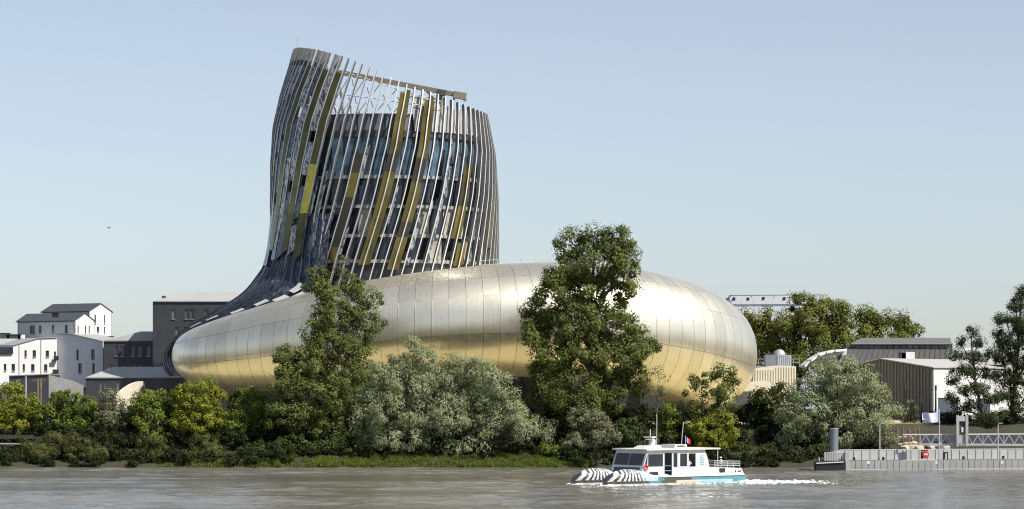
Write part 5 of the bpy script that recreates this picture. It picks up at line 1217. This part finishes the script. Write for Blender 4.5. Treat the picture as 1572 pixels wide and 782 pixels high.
# stern rails, fender, lifebuoy, lettering
for s in (-1, 1):
    for z in (2.0, 2.25, 2.5): MB().tube([(-6.3, s*3.1, z+0.05), (-10.2, s*3.1, z-0.05)], 0.03, 5).build('rail', M_bw, boat, origin=Z0)
    for x in np.linspace(-6.3, -10.2, 5): MB().tube([(x, s*3.1, 1.75), (x, s*3.1, 2.5)], 0.03, 5).build('stanchion', M_bw, boat, origin=Z0)
for z in (2.0, 2.25, 2.45): MB().tube([(-10.2, -3.1, z), (-10.2, 3.1, z)], 0.03, 5).build('rail', M_bw, boat, origin=Z0)
bb('fender', (-7.3, 3.32, 1.5), (0.75, 0.14, 0.42), M_black); bb('fender', (2.9, 3.05, 1.25), (1.2, 0.35, 0.42), M_black)
tor = [[((3.75)+0.0+0.26*math.cos(a)*(1+0.3*math.cos(b)), 2.78+0.08*math.sin(b), 1.98+0.26*math.sin(a)*(1+0.3*math.cos(b))) for b in np.linspace(0, 2*math.pi, 9)[:-1]] for a in np.linspace(0, 2*math.pi, 17)]
MB().grid(np.array(tor), close=True).build('lifebuoy', mat('red_plastic', ()), boat, origin=Z0)
for k, (x, w, h) in enumerate(((-9.35, 0.14, 0.24), (-9.75, 0.1, 0.16), (-9.9, 0.1, 0.16), (-10.05, 0.12, 0.16), (-10.2, 0.1, 0.16))): bb('lettering', (x, 3.315, 1.34), (w, 0.02, h), M_bdark)
bb('stripe', (-8.1, 3.315, 1.2), (1.9, 0.02, 0.05), M_lblue)
for x in (-4.6, -2.9, 2.3): bb('bench', (x, 0.4, 1.5), (0.5, 4.2, 0.9), M_teal)

def person(label, loc, rz, top, bottom, pose, hair=(0.05, 0.035, 0.025), hat=None, h=1.72):
    """one continuous skinned figure; joints in metres, facing +x"""
    J = dict(pelvis=(0, 0, 0.95), waist=(0, 0, 1.1), chest=(0.02, 0, 1.33), neck=(0.02, 0, 1.5), head0=(0.04, 0, 1.58), head1=(0.05, 0, 1.68), crown=(0.04, 0, 1.75))
    Rr = dict(pelvis=(0.12, 0.16), waist=(0.1, 0.135), chest=(0.115, 0.17), neck=(0.05, 0.055), head0=(0.07, 0.07), head1=(0.095, 0.08), crown=(0.07, 0.06))
    E = [('pelvis', 'waist'), ('waist', 'chest'), ('chest', 'neck'), ('neck', 'head0'), ('head0', 'head1'), ('head1', 'crown')]
    for s, q in ((1, 'l'), (-1, 'r')):
        el, wr = pose[q]
        J['sh'+q] = (0.02, s*0.19, 1.43); J['el'+q] = el; J['wr'+q] = wr; d = unit(np.array(wr)-np.array(el)); J['ha'+q] = tuple(np.array(wr)+d*0.09); J['fi'+q] = tuple(np.array(wr)+d*0.17)
        J['hp'+q] = (0, s*0.1, 0.9); J['kn'+q] = (0.03, s*0.11, 0.5); J['an'+q] = (-0.02, s*0.11, 0.09); J['to'+q] = (0.15, s*0.13, 0.04)
        Rr.update({'sh'+q: (0.065,)*2, 'el'+q: (0.045,)*2, 'wr'+q: (0.03,)*2, 'ha'+q: (0.04, 0.02), 'fi'+q: (0.022, 0.012), 'hp'+q: (0.09,)*2, 'kn'+q: (0.062,)*2, 'an'+q: (0.042,)*2, 'to'+q: (0.04, 0.03)})
        E += [('chest', 'sh'+q), ('sh'+q, 'el'+q), ('el'+q, 'wr'+q), ('wr'+q, 'ha'+q), ('ha'+q, 'fi'+q), ('pelvis', 'hp'+q), ('hp'+q, 'kn'+q), ('kn'+q, 'an'+q), ('an'+q, 'to'+q)]
    nm = list(J); me = bpy.data.meshes.new('person'); me.from_pydata([J[k] for k in nm], [(nm.index(a), nm.index(b)) for a, b in E], [])
    o = bpy.data.objects.new('person', me); COL.objects.link(o)
    sk = o.modifiers.new('skin', 'SKIN'); sk.use_smooth_shade = True
    for i, k in enumerate(nm): me.skin_vertices[0].data[i].radius = Rr[k]; me.skin_vertices[0].data[i].use_root = (k == 'pelvis')
    sb = o.modifiers.new('sub', 'SUBSURF'); sb.levels = 2; sb.render_levels = 2
    dg = bpy.context.evaluated_depsgraph_get(); m2 = bpy.data.meshes.new_from_object(o.evaluated_get(dg)); o.modifiers.clear(); o.data = m2
    m2.materials.clear()
    for m_ in (top, bottom, mat('skin', (0.5, 0.31, 0.22), 0.6), M_bdark): m2.materials.append(m_)
    hands = [np.array(J['wr'+q]) for q in 'lr']
    for p in m2.polygons:
        c = np.array(p.center); i = 0
        if c[2] > 1.5 or any(np.linalg.norm(c-w) < 0.2 and np.linalg.norm(c[:2]-w[:2]) < 0.2 and c[2] > 0.6 for w in hands): i = 2
        elif c[2] < 0.1: i = 3
        elif c[2] < 0.98 and np.all([np.linalg.norm(c-w) > 0.2 for w in hands]): i = 1
        p.material_index = i
    o.location = loc; o.rotation_euler = (0, 0, rz); tag(o, label, 'person', 'people on the ferry')
    hb = MB(); g = np.array([[(0.03+0.115*math.cos(a)*s, 0.105*math.sin(a)*s, 1.675+0.13*zz) for a in np.linspace(0, 2*math.pi, 13)[:-1]] for s, zz in ((1.0, -0.25 if not hat else 0.15), (1.03, 0.2), (0.9, 0.6), (0.55, 0.9), (0.02, 1.0))])
    hb.grid(g, close=True)
    if hat: hb.grid(np.array([[(0.03+0.2*math.cos(a)*s, 0.2*math.sin(a)*s, 1.70) for a in np.linspace(0, 2*math.pi, 13)[:-1]] for s in (1.0, 0.5)]), close=True)
    x = hb.build('hat' if hat else 'hair', hat or mat('dark_hair', hair, 0.8), o, origin=Z0, smooth=True, fix=False)
    nb = MB().tube([(0.13, 0, 1.66), (0.165, 0, 1.635), (0.13, 0, 1.625)], [0.012, 0.018, 0.012], 5); nb.build('nose', mat('skin', ()), o, origin=Z0)
    for s in (-1, 1): MB().box((0.132, s*0.034, 1.675), (0.012, 0.026, 0.012)).build('eye', M_bdark, o, origin=Z0)
    MB().box((0.122, 0, 1.598), (0.012, 0.05, 0.01)).build('mouth', mat('lips', (0.3, 0.1, 0.09), 0.6), o, origin=Z0)
    return o
def on_boat(x, y, z): 
    a = R(180+GAM); return (BO[0]+x*math.cos(a)-y*math.sin(a), BO[1]+x*math.sin(a)+y*math.cos(a), z)
M_shirt = mat('white_shirt', (0.75, 0.75, 0.74), 0.8); M_trous = mat('dark_trousers', (0.05, 0.055, 0.07), 0.85)
person('person in white shirt leaning on the stern rail with a white hat', on_boat(-8.6, 1.6, 1.16), R(180+GAM+160), M_shirt, M_trous, dict(l=((0.2, 0.24, 1.2), (0.42, 0.16, 1.18)), r=((0.2, -0.24, 1.2), (0.42, -0.16, 1.18))), hat=M_shirt)
person('person in white shirt standing at the open side window of the ferry', on_boat(-3.2, 2.2, 1.02), R(180+GAM+70), M_shirt, M_trous, dict(l=((0.1, 0.27, 1.18), (0.3, 0.12, 1.28)), r=((0.05, -0.28, 1.17), (0.26, -0.2, 1.12))))
person('person in pale blue top standing behind the long cabin window near the front', on_boat(2.6, 1.9, 1.02), R(180+GAM+20), mat('pale_blue_top', (0.55, 0.6, 0.66), 0.8), M_trous, dict(l=((0.08, 0.26, 1.16), (0.28, 0.16, 1.05)), r=((0.08, -0.26, 1.16), (0.28, -0.16, 1.05))))

# foam of the wake
def foam():
    r = np.random.default_rng(41); V = []; Q = []
    base = np.array([[math.cos(a)*math.cos(b), math.sin(a)*math.cos(b), math.sin(b)] for b in (0, 0.7, 1.4) for a in np.linspace(0, 2*math.pi, 8)[:-1]])
    def blob(p, s):
        b = len(V); q = base*np.asarray(s)*(1+0.25*r.normal(size=(len(base), 1)))+p; V.extend(q)
        for i in range(2):
            for k in range(7): Q.append((b+i*7+k, b+i*7+(k+1) % 7, b+(i+1)*7+(k+1) % 7, b+(i+1)*7+k))
    for _ in range(520):
        u = r.uniform(0, 1)**2.2; x = 1138+u*190+r.normal()*3; y = 741.0-1.5*u+r.normal()*(0.7+0.9*u)
        d = EYE*F/(y-HY); s = r.uniform(0.06, 0.28)*(1-u)**1.3+0.02; blob(np.array(((x-CX)*d/F, d, 0.0)), (s*2.2, s*1.3, s*(0.95-0.6*u)))
    for _ in range(200):                                        # along the hulls and curling off the bows
        xl = r.uniform(-10.5, 10.2); cy = r.choice((2.75, -2.75)); w = np.interp(xl, [8, 10], [1.2, 0.2])
        p = on_boat(xl, cy+r.choice((-1, 1))*(w+abs(r.normal())*0.12), 0.03); s = r.uniform(0.05, 0.14)*(1.6 if xl > 8.5 else 1); blob(np.array(p), (s*2, s*1.3, s*0.8))
    for _ in range(70):                                        # broken streaks drifting on the near side
        x = r.uniform(960, 1135); y = r.choice((757, 760, 763.5))+r.normal()*0.5; d = EYE*F/(y-HY); s = r.uniform(0.02, 0.06); blob(np.array(((x-CX)*d/F, d, 0.03)), (s*6, s*1.5, s*0.4))
    tag(link('wake_foam', fast_mesh('wake_foam', V, Q), mat('white_foam', (0.78, 0.77, 0.73), 0.85)), 'white foam trailing from the stern of the ferry', 'foam', kind='stuff')
foam()

# gull over the left bank
gl = thing('gull', 'small gull gliding in the sky over the left bank', 'bird', tuple(P(167, 350, 300)), R(20))
M_gull = mat('gull_grey', (0.35, 0.35, 0.36), 0.8)
MB().tube([(-0.22, 0, 0.0), (-0.1, 0, 0.0), (0.05, 0, 0.01), (0.16, 0, 0.02), (0.24, 0, 0.02), (0.28, 0, 0.01)], [0.015, 0.05, 0.07, 0.045, 0.035, 0.01], 8).build('body', M_gull, gl, origin=Z0, smooth=True)
for s in (-1, 1): MB().prism([(0.09, s*0.04, 0.03), (0.1, s*0.3, 0.12), (-0.02, s*0.62, 0.08), (-0.06, s*0.6, 0.08), (-0.02, s*0.3, 0.11), (-0.06, s*0.04, 0.03)], (0, 0, 0.012)).build('wing', M_gull, gl, origin=Z0)
